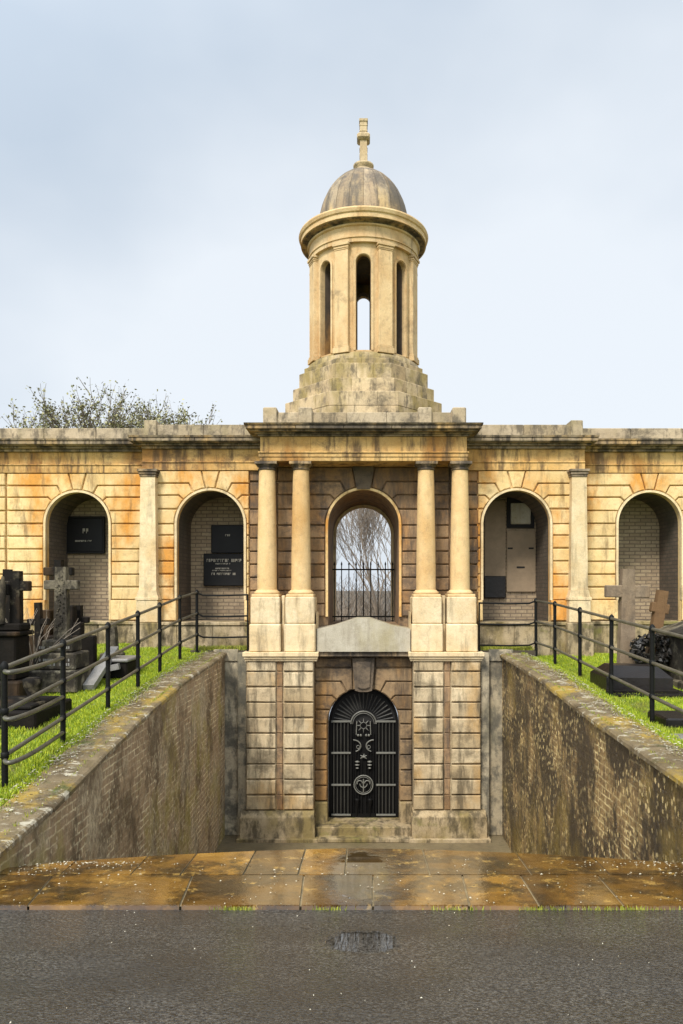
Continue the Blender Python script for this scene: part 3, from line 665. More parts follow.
for s in (-1, 1):
    x0, x1 = sorted((s*(abs(colx[1])+.283), s*(abs(colx[0])-.283))); mb = MB(); mb.box(x0, x1, YP+.12, YW, .493, 1.50, c=.008); mb.build('pedestal_infill', S_CREAM, BL)
    x0, x1 = sorted((s*.845, s*(abs(colx[1])-.283))); mb = MB(); mb.box(x0, x1, YP+.14, YW, .493, 1.2, c=.008); mb.build('pedestal_infill', S_CREAM, BL)
mb = MB(); mb.prism([(-.84, .492), (.84, .492), (.84, .90), (.55, .95), (.12, 1.09), (-.12, 1.09), (-.55, .95), (-.84, .90)], YP+.07, YW+.05); mb.build('balustrade_slab', S_GREY, BL)
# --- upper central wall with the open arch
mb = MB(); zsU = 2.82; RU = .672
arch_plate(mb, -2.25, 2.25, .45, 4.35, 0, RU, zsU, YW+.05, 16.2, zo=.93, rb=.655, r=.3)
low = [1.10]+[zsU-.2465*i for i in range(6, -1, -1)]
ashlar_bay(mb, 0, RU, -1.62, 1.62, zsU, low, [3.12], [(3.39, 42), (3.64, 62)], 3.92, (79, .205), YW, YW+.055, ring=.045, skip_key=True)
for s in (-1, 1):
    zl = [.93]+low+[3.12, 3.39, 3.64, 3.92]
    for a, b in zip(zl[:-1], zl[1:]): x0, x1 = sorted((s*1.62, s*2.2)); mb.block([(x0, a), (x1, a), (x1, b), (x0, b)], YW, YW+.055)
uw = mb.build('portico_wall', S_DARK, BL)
mb = MB(); arch_ring(mb, 0, RU-.004, .045, zsU, 1.1, YW-.02, YW+.06); mb.build('archivolt', S_ASH, uw)
mb = MB(); arch_ring(mb, 0, .60, .06, zsU-.02, .95, 15.7, 15.85, r=.9); mb.build('rear_arch_ring', S_CREAM, uw)
mb = MB(); mb.prism([(-.205, 3.918), (-.125, zsU+RU+.002), (.125, zsU+RU+.002), (.205, 3.918)], YW-.06, YW+.03); mb.build('keystone', S_SOOT, uw)
# --- entablature, cornice, parapet over the portico
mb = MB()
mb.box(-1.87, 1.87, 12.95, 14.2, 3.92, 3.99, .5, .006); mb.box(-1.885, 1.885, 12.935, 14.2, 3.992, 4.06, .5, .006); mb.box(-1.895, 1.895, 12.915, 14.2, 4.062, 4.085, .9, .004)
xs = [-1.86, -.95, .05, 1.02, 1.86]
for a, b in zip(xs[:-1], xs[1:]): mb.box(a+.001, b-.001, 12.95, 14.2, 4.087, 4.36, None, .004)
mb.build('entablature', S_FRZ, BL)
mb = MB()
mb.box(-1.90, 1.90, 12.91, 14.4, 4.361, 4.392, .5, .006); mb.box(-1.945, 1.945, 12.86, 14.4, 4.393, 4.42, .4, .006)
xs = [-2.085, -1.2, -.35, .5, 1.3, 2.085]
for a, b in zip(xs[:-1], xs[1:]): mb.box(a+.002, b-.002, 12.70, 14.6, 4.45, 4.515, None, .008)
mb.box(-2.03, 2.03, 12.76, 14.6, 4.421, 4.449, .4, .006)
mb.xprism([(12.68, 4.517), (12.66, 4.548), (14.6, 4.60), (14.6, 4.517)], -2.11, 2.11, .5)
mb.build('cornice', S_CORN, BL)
mb = MB(); xs = [-1.78, -1.0, -.3, .42, 1.1, 1.78]
for a, b in zip(xs[:-1], xs[1:]): mb.box(a+.002, b-.002, 13.05, 13.3, 4.56, 4.82, None, .008)
for x in (-1.69, -1.05, 1.16-.05, 1.76-.03): mb.box(x-.125, x+.125, 12.99, 13.34, 4.555, 4.90, None, .018)
mb.build('parapet', S_PARA, BL)
mb = MB(); mb.box(-2.2, 2.2, 13.35, 16.2, 4.36, 4.62); mb.build('roof', S_PARA, BL)

# --- side arcades
def wing_top(mbf, mbc, mbp, x0, x1, yw, s, endret):
    """frieze, cornice and parapet of one stretch"""
    n = max(2, int(abs(x1-x0)/.95))
    for i in range(n):
        a = x0+(x1-x0)*i/n; b = x0+(x1-x0)*(i+1)/n
        mbf.box(a+.001, b-.001, yw, yw+1.2, 4.012, 4.24, None, .003)
    mbf.box(x0, x1, yw-.03, yw+1.2, 3.985, 4.010, .9, .004); mbf.box(x0, x1, yw-.012, yw+1.2, 3.845, 3.984, .75, .003)
    mbc.box(x0, x1, yw-.06, yw+1.2, 4.241, 4.29, .5, .008); 
    e = .18 if endret else 0
    a0, a1 = (x0-e, x1) if s < 0 else (x0, x1+e)
    mbc.box(a0+(e*.5 if s < 0 else 0), a1-(e*.5 if s > 0 else 0), yw-.12, yw+1.2, 4.292, 4.33, .3, .006)
    for i in range(n):
        a = a0+(a1-a0)*i/n; b = a0+(a1-a0)*(i+1)/n
        mbc.box(a+.002, b-.002, yw-.24, yw+1.3, 4.345, 4.415, None, .01)
    mbc.box(a0+.03, a1-.03, yw-.20, yw+1.25, 4.331, 4.343, .3)
    mbc.xprism([(yw-.255, 4.417), (yw-.265, 4.45), (yw+1.2, 4.50), (yw+1.2, 4.417)], a0-.01, a1+.01, .5)
    for i in range(n):
        a = x0+(x1-x0)*i/n; b = x0+(x1-x0)*(i+1)/n
        mbp.box(a+.002, b-.002, yw+.10, yw+.36, 4.46, 4.725, None, .01)
def wing(s, name='arcade'):
    zl0 = [1.41]+[2.87-.2427*i for i in range(5, -1, -1)]
    for bay, (xc, R, x0, x1, yw, zs) in enumerate(((2.873, .632, 2.14, 4.15, 13.5, 2.84), (5.49, .608, 4.16, 6.85, 13.8, 2.87), (8.15, .608, 6.86, 9.5, 13.8, 2.87), (10.8, .608, 9.51, 12.2, 13.8, 2.87))):
        mb = MB(); low = list(zl0); low[-1] = zs
        X0, X1 = sorted((s*x0, s*x1)); XC = s*xc
        yb = 14.9 if bay else 14.7
        arch_plate(mb, X0, X1, .3, 3.9, XC, R, zs, yw+.055, yw+.16, zo=1.0, r=.6)
        ashlar_bay(mb, XC, R, X0, X1, zs, low, [3.12], [(3.375, 42), (3.60, 62)], 3.843, (82.5, .172), yw, yw+.06, ring=.04, keyproud=.0)
        # base blocks under the ashlar
        for a, b in ((X0, XC-R), (XC+R, X1)): mb.block([(a, 1.02), (b, 1.02), (b, 1.41), (a, 1.41)], yw-.02, yw+.06, .006, .012)
        ab = mb.build('arcade_bay', S_ASH, BL)
        m2 = MB(); arch_ring(m2, XC, R-.004, .042, zs, 1.41, yw-.008, yw+.08); m2.build('archivolt', S_CREAM, ab)
        m3 = MB(); m3.box(XC-R-.08, XC+R+.08, yb-.03, yb+.25, .95, zs+R+.1)
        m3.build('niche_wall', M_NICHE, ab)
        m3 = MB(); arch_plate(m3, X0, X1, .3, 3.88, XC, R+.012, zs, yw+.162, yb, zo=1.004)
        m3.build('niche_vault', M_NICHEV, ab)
        m4 = MB(); n = 3
        for i in range(n):
            a = X0+(X1-X0)*i/n; b = X0+(X1-X0)*(i+1)/n; m4.box(a+.002, b-.002, yw-.09, yw+.5, .25, .94, None, .012)
        m4.box(X0, X1, yw-.12, yw+.5, .942, 1.005, .9, .01)
        m4.build('plinth', S_PLINTH, ab)
    mf, mc, mp = MB(), MB(), MB()
    a, b = sorted((s*1.9, s*4.15)); wing_top(mf, mc, mp, a, b, 13.5, s, True)
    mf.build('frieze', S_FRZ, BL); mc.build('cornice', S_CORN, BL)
    x = s*4.02; mp.box(x-.115, x+.115, 13.56, 13.9, 4.45, 4.80, None, .012); mp.build('parapet', S_PARA, BL)
    mf, mc, mp = MB(), MB(), MB()
    a, b = sorted((s*4.16, s*12.2)); wing_top(mf, mc, mp, a, b, 13.8, s, False)
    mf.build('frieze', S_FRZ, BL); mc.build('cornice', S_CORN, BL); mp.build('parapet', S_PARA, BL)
    # pilaster at the end of the projecting bay
    x = s*4.0; yf = 13.34
    mb = MB(); vs = [(x-.16, 1.60), (x+.16, 1.60), (x+.135, 3.70), (x-.135, 3.70)]
    mb.prism(vs, yf, 13.56)
    pl = mb.build('pilaster', S_CREAM, BL)
    m2 = MB(); m2.box(x-.15, x+.15, yf-.015, 13.56, 3.70, 3.735, None, .004); m2.box(x-.165, x+.165, yf-.03, 13.56, 3.737, 3.79, None, .01); m2.box(x-.185, x+.185, yf-.05, 13.56, 3.792, 3.84, None, .006)
    m2.build('capital', S_CORN, pl)
    m3 = MB(); m3.prism([(x-.20, 1.47), (x+.20, 1.47), (x+.162, 1.60), (x-.162, 1.60)], yf-.03, 13.56); m3.box(x-.215, x+.215, yf-.06, 13.56, 1.41, 1.468, None, .006); m3.box(x-.20, x+.20, yf-.05, 13.56, 1.0, 1.408, None, .012)
    m3.build('pilaster_base', S_CREAM, pl)
    m5 = MB(); m5.box(x-.24, x+.24, yf-.10, 13.42, .25, .998, None, .015); m5.build('plinth', S_PLINTH, pl)
    m6 = MB(); a, b = sorted((s*2.2, s*12.2)); m6.box(a, b, 14.0, 16.2, 3.905, 4.45); m6.box(a, b, 16.0, 16.2, .2, 3.9); m6.build('roof', S_PARA, BL)
wing(-1); wing(1)

# --- tower
TY = 15.0
mb = MB()
def octo(a, z0, z1, n=3):
    # eight sides, each split in blocks with visible joints
    cr_ = a/math.cos(R_(22.5))
    pts = [(cr_*math.cos(R_(22.5+45*k)), cr_*math.sin(R_(22.5+45*k))) for k in range(8)]
    vs = [(x, TY+y, z) for z in (z0, z1) for x, y in pts]
    for k in range(8):
        p, q = Vector(pts[k]), Vector(pts[(k+1) % 8]); nrm_ = Vector(((p+q).x, (p+q).y)).normalized()
        e = (q-p); 
        cuts = [0]+sorted((i+random.uniform(-.15, .15))/n for i in range(1, n))+[1]
        for u, w in zip(cuts[:-1], cuts[1:]):
            A = p+e*u+e.normalized()*.003; B = p+e*w-e.normalized()*.003; i_ = nrm_*.3; c = .012
            loop = [A, B, B-i_, A-i_]; 
            vv = [(v.x, TY+v.y, z0+.003) for v in loop]+[(v.x, TY+v.y, z1-c) for v in loop]+[((v-nrm_*c*(1 if j < 2 else -1)).x, TY+(v-nrm_*c*(1 if j < 2 else -1)).y, z1) for j, v in enumerate(loop)]
            mb.add(vv, [(0,1,2,3),(0,4,5,1),(1,5,6,2),(2,6,7,3),(3,7,4,0),(4,8,9,5),(5,9,10,6),(6,10,11,7),(7,11,8,4),(8,11,10,9)])
    pi = [(x*.985, y*.985) for x, y in pts]
    vs = [(x, TY+y, z) for z in (z0, z1-.004) for x, y in pi]
    mb.add(vs, [list(range(7,-1,-1)), list(range(8,16))]+[[k, (k+1) % 8, (k+1) % 8+8, k+8] for k in range(8)])
octo(1.56, 4.6, 5.05, 3); octo(1.56, 5.052, 5.32, 3); octo(1.41, 5.322, 5.61, 3); octo(1.29, 5.612, 5.93, 3); octo(1.19, 5.932, 6.06, 2)
mb.lathe([(1.16, 6.06), (1.16, 6.16), (1.12, 6.185), (1.12, 6.2)], 0, TY, 64, .5)
TB = mb.build('tower_base', S_TBASE, BL)
# drum with eight slots, bent out of flat panels
mb = MB(); ro = 1.06; ri = .80
def bend(k):
    def f(u, y, z):
        th = R_(-90+45*k)+u/ro; rr = ro-y
        return (rr*math.cos(th), TY+rr*math.sin(th), z)
    return f
hw = ro*R_(22.5)
for k in range(8):
    arch_plate(mb, -hw, hw, 6.195, 8.32, 0, .146, 7.955, 0, .10, zo=6.25, fn=bend(k), n=12, rb=.155, r=.5)
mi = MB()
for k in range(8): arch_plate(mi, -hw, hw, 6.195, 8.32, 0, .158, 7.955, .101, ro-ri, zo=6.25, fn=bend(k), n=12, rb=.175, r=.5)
drum = mb.build('drum', S_TOW, BL)
mi.build('drum_shade_lining', S_TIN, drum)  # added inner faces, coloured dark for the shade within the drum
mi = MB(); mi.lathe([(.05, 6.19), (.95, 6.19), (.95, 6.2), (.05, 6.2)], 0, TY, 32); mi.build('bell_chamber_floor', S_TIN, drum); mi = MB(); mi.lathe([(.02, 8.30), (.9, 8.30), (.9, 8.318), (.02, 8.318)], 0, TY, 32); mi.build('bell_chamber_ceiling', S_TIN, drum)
for k in range(8):      # slot architraves
    m2 = MB(); th = R_(-90+45*k)
    arch_ring(m2, 0, .149, .045, 7.965, 6.25, -.018, .02, n=14)
    m2.v = [((ro-y)*math.cos(th+x/ro), TY+(ro-y)*math.sin(th+x/ro), z) for x, y, z in m2.v]
    m2.build('slot_architrave', S_TOW, drum)
for k in range(8):
    th = R_(-90+22.5+45*k); m2 = MB()
    def pb(w, y0, y1, z0, z1, c=.006):
        m3 = MB(); m3.box(-w, w, -y0, -y1 if False else .03, z0, z1, None, c)
        m2.add([((ro-y)*math.cos(th)-x*math.sin(th), TY+(ro-y)*math.sin(th)+x*math.cos(th), z) for x, y, z in m3.v], m3.f, m3.r[0])
    pb(.142, .075, 0, 6.34, 8.19); 
    pl = m2.build('tower_pilaster', S_TOW, drum)
    m2 = MB(); pb(.150, .085, 0, 8.19, 8.215); pb(.158, .095, 0, 8.217, 8.262); pb(.175, .115, 0, 8.264, 8.318); m2.build('tower_capital', S_TOW, drum); m2 = MB()
    pb(.155, .09, 0, 6.30, 6.338); pb(.172, .105, 0, 6.19, 6.298)
    me_ = m2.build('tower_pilaster_base', S_TOW, drum)
mb = MB(); mb.lathe([(.3, 8.321), (1.13, 8.321), (1.13, 8.40), (1.15, 8.405), (1.15, 8.43), (1.125, 8.435), (1.125, 8.62), (1.16, 8.635), (1.17, 8.66), (.3, 8.66)], 0, TY, 96, .4, smooth=False)
mb.build('tower_frieze', S_TOW, drum)
mb = MB(); mb.lathe([(1.0, 8.715), (1.30, 8.715), (1.30, 8.80), (1.325, 8.815), (1.345, 8.87), (1.335, 8.90), (1.0, 8.99)], 0, TY, 96, .8, smooth=False)
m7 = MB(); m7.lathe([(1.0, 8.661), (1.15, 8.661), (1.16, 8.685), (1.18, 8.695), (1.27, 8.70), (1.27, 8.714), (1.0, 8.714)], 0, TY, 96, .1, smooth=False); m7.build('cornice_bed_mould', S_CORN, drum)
mb.build('tower_cornice', S_TOW, drum)
mb = MB(); mb.lathe([(1.0, 8.98), (.985, 9.06), (.955, 9.07), (.955, 9.10)], 0, TY, 64, .3)
for k in range(20):
    a0 = 2*math.pi*k/20; vs = []; fs = []; m = 12; q = 3
    for i in range(m+1):
        ph = (math.pi/2)*i/m*.93; rr = .93*math.cos(ph); zz = 9.09+1.20*math.sin(ph)
        for j in range(q+1):
            a = a0+.005+(2*math.pi/20-.010)*j/q; bl = 1+.006*math.sin(math.pi*j/q); vs.append((rr*bl*math.cos(a), TY+rr*bl*math.sin(a), zz))
    for i in range(m):
        for j in range(q): fs.append([i*(q+1)+j, i*(q+1)+j+1, (i+1)*(q+1)+j+1, (i+1)*(q+1)+j])
    mb.add(vs, fs, None, True)
prof = [(.924*math.cos(math.pi/2*i/12*.97), 9.085+1.197*math.sin(math.pi/2*i/12*.97)) for i in range(13)]
mb.lathe(prof, 0, TY, 48, .0)
dome = mb.build('dome', S_DOME, BL)
mb = MB(); mb.lathe([(.23, 10.20), (.225, 10.29), (.17, 10.31), (.165, 10.36), (.21, 10.39), (.215, 10.43), (.13, 10.47), (.10, 10.50)], 0, TY, 24, .5); mb.build('finial_base', S_TBASE, dome)
mb = MB(); mb.prism([(-.082, 10.48), (.082, 10.48), (.072, 10.93), (-.072, 10.93)], TY-.09, TY+.09); mb.box(-.075, .075, TY-.08, TY+.08, 10.94, 11.36, None, .012)
mb.box(-.135, .135, TY-.15, TY+.15, 10.93, 11.06, None, .035); mb.box(-.09, .09, TY-.095, TY+.095, 11.31, 11.375, None, .01)
for z_ in (10.62, 10.76, 11.12, 11.24): mb.box(-.084, .084, TY-.088, TY+.088, z_-.018, z_+.018, None, .01)
mb.build('finial_cross', S_TBASE, dome)

# ---------------------------------------------------------------- iron railing inside the open arch
RO = empty('iron_railing', (0, 15.3, .93)); tag(RO, 'black spear-topped iron railing across the open arch under the tower', 'railing')
mb = MB(); mb.box(-.66, .66, 15.285, 15.315, 2.02, 2.05); mb.box(-.66, .66, 15.285, 15.315, 1.02, 1.05); mb.build('rail', M_IRON, RO)
for k in range(9):
    x = -.62+k*.155; mb = MB(); mb.tube([(x, 15.3, .93), (x, 15.3, 2.12), (x, 15.3, 2.15), (x, 15.3, 2.21)], [.011, .011, .02, .001], 6); mb.build('bar', M_IRON, RO)

# ---------------------------------------------------------------- retaining walls and their copings
def retaining(s, cf, label):
    root = empty('retaining_wall', (s*2.7, 9, LAND)); tag(root, label, 'wall', 'brick walls either side of the stairwell')
    mb = MB(); y0, y1 = 4.75, 13.08
    vs = []; n = 16
    for i in range(n+1):
        Y = y0+(y1-y0)*i/n; zt = cf(Y)-.04
        vs += [(s*2.52, Y, LAND-.1), (s*2.52, Y, zt), (s*2.85, Y, zt), (s*2.85, Y, LAND-.1)]
    fs = [[4*i+k, 4*i+(k+1) % 4, 4*(i+1)+(k+1) % 4, 4*(i+1)+k] for i in range(n) for k in range(4)]+[[0,1,2,3],[4*n,4*n+3,4*n+2,4*n+1]]
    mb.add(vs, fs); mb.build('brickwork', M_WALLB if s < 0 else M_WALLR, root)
    mb = MB(); Y = 4.72
    while Y < 13.05:
        L = random.uniform(.75, 1.05); Ye = min(13.08, Y+L); g = .006
        if 13.08-Ye < .3: Ye = 13.08
        wob = random.uniform(-.008, .008); xo = 2.92+random.uniform(-.03, .05); xi = 2.475+random.uniform(-.008, .008)
        a, b = Y+g, Ye-g; c = .018
        nn = 4; sec = []
        for i in range(nn+1):
            y = a+(b-a)*i/nn; z = cf(y)+wob
            jx = random.uniform(-.012, .012); jz = random.uniform(-.006, .006)
            sec += [(s*xi, y, z-.055), (s*(xi+jx*.4), y, z-c), (s*(xi+c), y, z+jz*.5), (s*(xo-.2+jx), y, z+.012+jz), (s*(xo-c), y, z), (s*xo, y, z-.055)]
        fs = [[6*i+k, 6*i+(k+1) % 6, 6*(i+1)+(k+1) % 6, 6*(i+1)+k] for i in range(nn) for k in range(6)]+[[0,1,2,3,4,5],[6*nn+k for k in (5,4,3,2,1,0)]]
        mb.add(sec, fs); Y = Ye
    mb.build('coping', M_COPING, root)
retaining(-1, cop_l, 'mossy brick retaining wall on the left of the sunken steps, below the railing with the hooped end')
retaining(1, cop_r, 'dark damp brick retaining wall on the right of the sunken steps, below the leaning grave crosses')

# ---------------------------------------------------------------- railings
def railing(name, posts, zf, s, label, ret, hoops):
    root = empty(name, (posts[0][0], posts[0][1], zf(posts[0][1]))); tag(root, label, 'railing', 'black railings along the stairwell')
    hs = (1.06, .68, .30)
    for (x, y) in posts:
        mb = MB(); z = zf(y); lean = random.uniform(-.008, .008)
        mb.tube([(x, y, z-.15), (x+lean, y, z+1.06)], .027, 8); mb.lathe([(.031, z+1.02), (.036, z+1.05), (.034, z+1.085), (.015, z+1.11), (.002, z+1.115)], x+lean, y, 8)
        for h in hs[1:]: mb.lathe([(.028, z+h-.03), (.036, z+h-.02), (.036, z+h+.02), (.028, z+h+.03)], x+lean*h, y, 8)
        mb.build('post', M_RAIL, root)
    for h in hs:
        mb = MB(); mb.tube([(x, y, zf(y)+h) for x, y in posts], .021, 8); mb.build('rail', M_RAILT, root)
    # return to the building
    (x, y), (xe, ye) = posts[-1], ret
    for h in hs:
        mb = MB(); z = zf(y); mb.tube([(x, y, z+h), (x+(xe-x)*.12, y, z+h-.05), (x+(xe-x)*.5, (y+ye)/2, z+h-.055), (xe, ye, z+h-.04)], .016, 8); mb.build('rail', M_RAIL, root)
    mb = MB(); z = zf(y); mb.tube([(xe, ye, z-.05), (xe, ye, z+1.03)], .016, 6); mb.build('post', M_RAIL, root)
    if hoops:
        (xa, ya), (xb, yb) = posts[0], posts[1]; za = zf(ya)
        for h in (1.03, .63, .26):
            pts = []
            for i in range(15):
                t_ = i/14; bx = math.sin(math.pi*t_)
                pts.append((xa+(xb-xa)*t_+.12*bx, ya+(yb-ya)*(t_)-.62*bx*(1-.35*t_), za+h))
            mb = MB(); mb.tube(pts, .021, 8); mb.build('hoop', M_RAILT, root)
XL, XR = -3.1, 3.25
pl_ = [(XL, abs(XL)*F/(PX0-px)) for px in (5, 63, 108, 138, 160, 180)]+[(-3.02, 13.05)]
railing('railing', pl_, lambda y: -.13+.0915*(y-6.23), -1, 'black iron railing beside the left stairwell wall with hooped near end', (-2.09, 13.0), True)
pr_ = [(XR, 5.6), (XR, 6.85)]+[(XR, XR*F/(px-PX0)) for px in (652, 611, 580, 555)]+[(3.14, 13.1)]
railing('railing', pr_, lambda y: .10+.049*(y-8.1), 1, 'black iron railing beside the right stairwell wall in front of the dark tomb', (2.09, 13.0), False)

# ---------------------------------------------------------------- memorial tablets in the niches
def tablet(px0, px1, py0, py1, Y, label, mat=M_TABLET, rows=(), th=.05, frame=None):
    x0, x1, z1, z0 = PX(px0, Y), PX(px1, Y), PZ(py0, Y), PZ(py1, Y)
    root = empty('memorial_tablet', ((x0+x1)/2, Y, z0)); tag(root, label, 'tablet', 'memorial tablets in the arcade niches')
    mb = MB(); mb.box(x0, x1, Y, Y+th, z0, z1, None, .012); mb.build('slab', mat, root)
    if frame is not None:
        mb = MB(); f = .035
        for a in ((x0-f, x1+f, z1, z1+f), (x0-f, x1+f, z0-f, z0), (x0-f, x0, z0, z1), (x1, x1+f, z0, z1)): mb.box(a[0], a[1], Y-.02, Y+th, a[2], a[3], None, .006)
        mb.build('frame', frame, root)
    for (fz, fa, fb, h) in rows:
        mb = MB(); z = z0+(z1-z0)*fz; x = x0+(x1-x0)*fa; xe = x0+(x1-x0)*fb
        while x < xe:
            w = random.uniform(.3, .75)*h
            if random.random() < .84:
                mb.box(x, x+w*.3, Y-.005, Y, z, z+h); mb.box(x+w*.3, x+w, Y-.005, Y, z+h*random.choice((0, .4, .78)), z+h*random.choice((1.0, .98)) if random.random() < .3 else z+h*.22+h*.78*random.choice((0, 1)) if False else z+h)
                x += w+h*.22
            else: x += h*.7
        mb.build('inscription_line', M_LETTER, root)
tablet(66, 103, 518, 552, 14.82, 'black square tablet high in the leftmost brick niche, with a small pale plate', rows=[(.55, .36, .62, .10), (.3, .25, .7, .035)], frame=M_BLACKIN)
tablet(211, 245, 525, 553, 14.61, 'plain dark tablet above the lettered one in the niche left of the columns', rows=[(.6, .42, .56, .04)])
tablet(203.5, 243.5, 553.5, 586, 14.59, 'black tablet with rows of white lettering in the niche left of the columns', rows=[(.74, .08, .92, .062), (.66, .3, .66, .03), (.52, .3, .62, .028), (.46, .22, .7, .022), (.34, .2, .8, .045)])
tablet(484.5, 506, 576, 598, 14.59, 'small shiny black tablet low in the niche right of the columns', mat=S_SLATE)
def block_panel():
    Y = 14.59; x0, x1, z1, z0 = PX(511, Y), PX(531, Y), PZ(503, Y), PZ(524, Y)
    root = empty('memorial_tablet', ((x0+x1)/2, Y, z0)); tag(root, 'small square stone tablet in a dark recess, high in the niche right of the columns', 'tablet', 'memorial tablets in the arcade niches')
    mb = MB(); mb.box(x0, x1, Y, Y+.07, z0, z1, None, .015); mb.build('slab', S_GREY, root)
    mb = MB(); f = .075
    for a in ((x0-f, x1+f, z1, z1+.12), (x0-f, x1+f, z0-f, z0), (x0-f, x0, z0, z1), (x1, x1+f, z0, z1)): mb.box(a[0], a[1], Y+.03, Y+.09, a[2], a[3])
    mb.build('frame', M_BLACKIN, root)
block_panel()
root = empty('niche_panel', (PX(521, 14.63), 14.61, 1.3)); tag(root, 'tall plain rendered stone panel below the square tablet in the niche right of the columns', 'panel')
mb = MB(); mb.box(PX(507, 14.61), PX(536, 14.61), 14.625, 14.68, PZ(592, 14.59), PZ(530, 14.59), None, .01); mb.build('slab', M_SLAB, root)
for (a, b, y) in ((508, 513, 548), (529, 534, 548), (517, 525, 567)):
    mb = MB(); mb.box(PX(a, 14.59), PX(b, 14.59), 14.615, 14.63, PZ(y+1, 14.59), PZ(y-.6, 14.59)); mb.build('slot', M_BLACKIN, root)
mb = MB(); mb.box(PX(484.8, 14.61), PX(506, 14.61), 14.635, 14.68, PZ(592, 14.59)+.1, PZ(500, 14.59), None, .01); mb.build('render_patch', M_SLAB, root)

# ---------------------------------------------------------------- graves
def gz(x, y): return (lawn_l(y) if x < 0 else lawn_r(y))
def cross(mb, cx, cy, z0, H, w, arm, armz, th, armh=None, taper=.8, lean=0.0, yaw=0.0):
    armh = armh or w; m = MB()
    m.prism([(-w/2, 0), (w/2, 0), (w/2*taper, H), (-w/2*taper, H)], -th/2, th/2); m.box(-arm/2, arm/2, -th*.46, th*.46, armz-armh/2, armz+armh/2, m.r[0], .012)
    c, s = math.cos(lean), math.sin(lean); cy_, sy_ = math.cos(yaw), math.sin(yaw)
    vs = []
    for x, y, z in m.v:
        X = x*c+z*s; Z = -x*s+z*c; vs.append((cx+X*cy_-y*sy_, cy+X*sy_+y*cy_, z0+Z))
    mb.add(vs, m.f)
def thing(name, px, Y, label, cat='gravestone', group=None, z=None):
    x = PX(px, Y); e = empty(name, (x, Y, gz(x, Y)-.02 if z is None else z)); tag(e, label, cat, group); return e, x, gz(x, Y)-.02
GR = 'graves on the lawn'
# carved grey cross on stepped base
r, x, z = thing('cross_gravestone', 62, 10.0, 'grey carved stone cross on a stepped grey base by the left railing', group=GR)
mb = MB(); mb.box(x-.40, x+.34, 9.66, 10.34, z, z+.30, None, .02); mb.box(x-.29, x+.29, 9.74, 10.26, z+.302, z+.53, None, .02); mb.box(x-.21, x+.21, 9.82, 10.18, z+.532, z+.70, None, .02); mb.build('base', S_GRAVE, r)
mb = MB(); cross(mb, x, 10.0, z+.70, PZ(567, 10)-z-.70, .19, .47, PZ(585, 10)-z-.70, .12, .13, .78)
for k in range(34):
    zz = z+.75+k*.025; xx = x+random.uniform(-.06, .06); mb.lathe([(.002, zz-.016), (.018, zz), (.002, zz+.016)], xx, 9.937, 6)
mb.build('cross', S_GRAVE, r)
mb = MB()
for k in range(3):
    xx = x-.20
    while xx < x+.2:
        if random.random() < .8: mb.box(xx, xx+.018, 9.733, 9.739, z+.36+(.06*k if k < 2 else .23), z+.395+(.06*k if k < 2 else .23))
        xx += .028
mb.build('inscription_line', S_PALEG, r)
# dark stepped tomb and cross behind
r, x, z = thing('cross_gravestone', 59, 11.4, 'black stone cross with a pinnacled base standing behind the grey carved cross', group=GR)
mb = MB(); 
for dx, h in ((-.30, .72), (-.18, .95), (0, .6), (.19, 1.02), (.31, .75)): mb.box(x+dx-.062, x+dx+.062, 11.32, 11.5, z+.2, z+h, None, .015)
mb.box(x-.42, x+.44, 11.2, 11.6, z, z+.55, None, .02); mb.build('base', S_BLACK, r)
mb = MB(); cross(mb, x, 11.4, z+.5, PZ(560, 11.4)-z-.5, .13, .46, PZ(571.5, 11.4)-z-.5, .12, .13, .8); mb.build('cross', S_BLACK, r)
# left-most dark cross with figure
r, x, z = thing('cross_gravestone', 15, 9.3, 'blackened double cross on a square dark pedestal at the left edge', group=GR)
mb = MB(); mb.box(x-.30, x+.10, 9.1, 9.5, z+.3, z+.86, None, .02); mb.box(x-.33, x+.14, 9.05, 9.55, z+.862, z+.92, None, .015); mb.box(x-.40, x+.20, 8.98, 9.62, z-.05, z+.3, None, .02); mb.box(x-.22, x+.14, 9.15, 9.45, z+.922, z+1.02, None, .02); mb.build('pedestal', S_BLACK, r)
mb = MB(); cross(mb, x+.02, 9.3, z+1.02, PZ(571, 9.3)-z-1.02, .13, .36, PZ(586, 9.3)-z-1.02, .11, .13, .9)
cross(mb, x-.17, 9.22, z+1.0, PZ(578, 9.3)-z-1.02, .12, .3, PZ(586, 9.3)-z-1.05, .1, .14, .8, -.03); mb.build('cross', S_BLACK, r)
mb = MB(); mb.tube([(x-.11, 9.16, z+1.02), (x-.10, 9.13, z+1.25), (x-.085, 9.15, z+1.5), (x-.08, 9.15, z+1.62)], [.05, .055, .04, .015], 8); mb.build('carved_drapery', S_GRAVE, r)
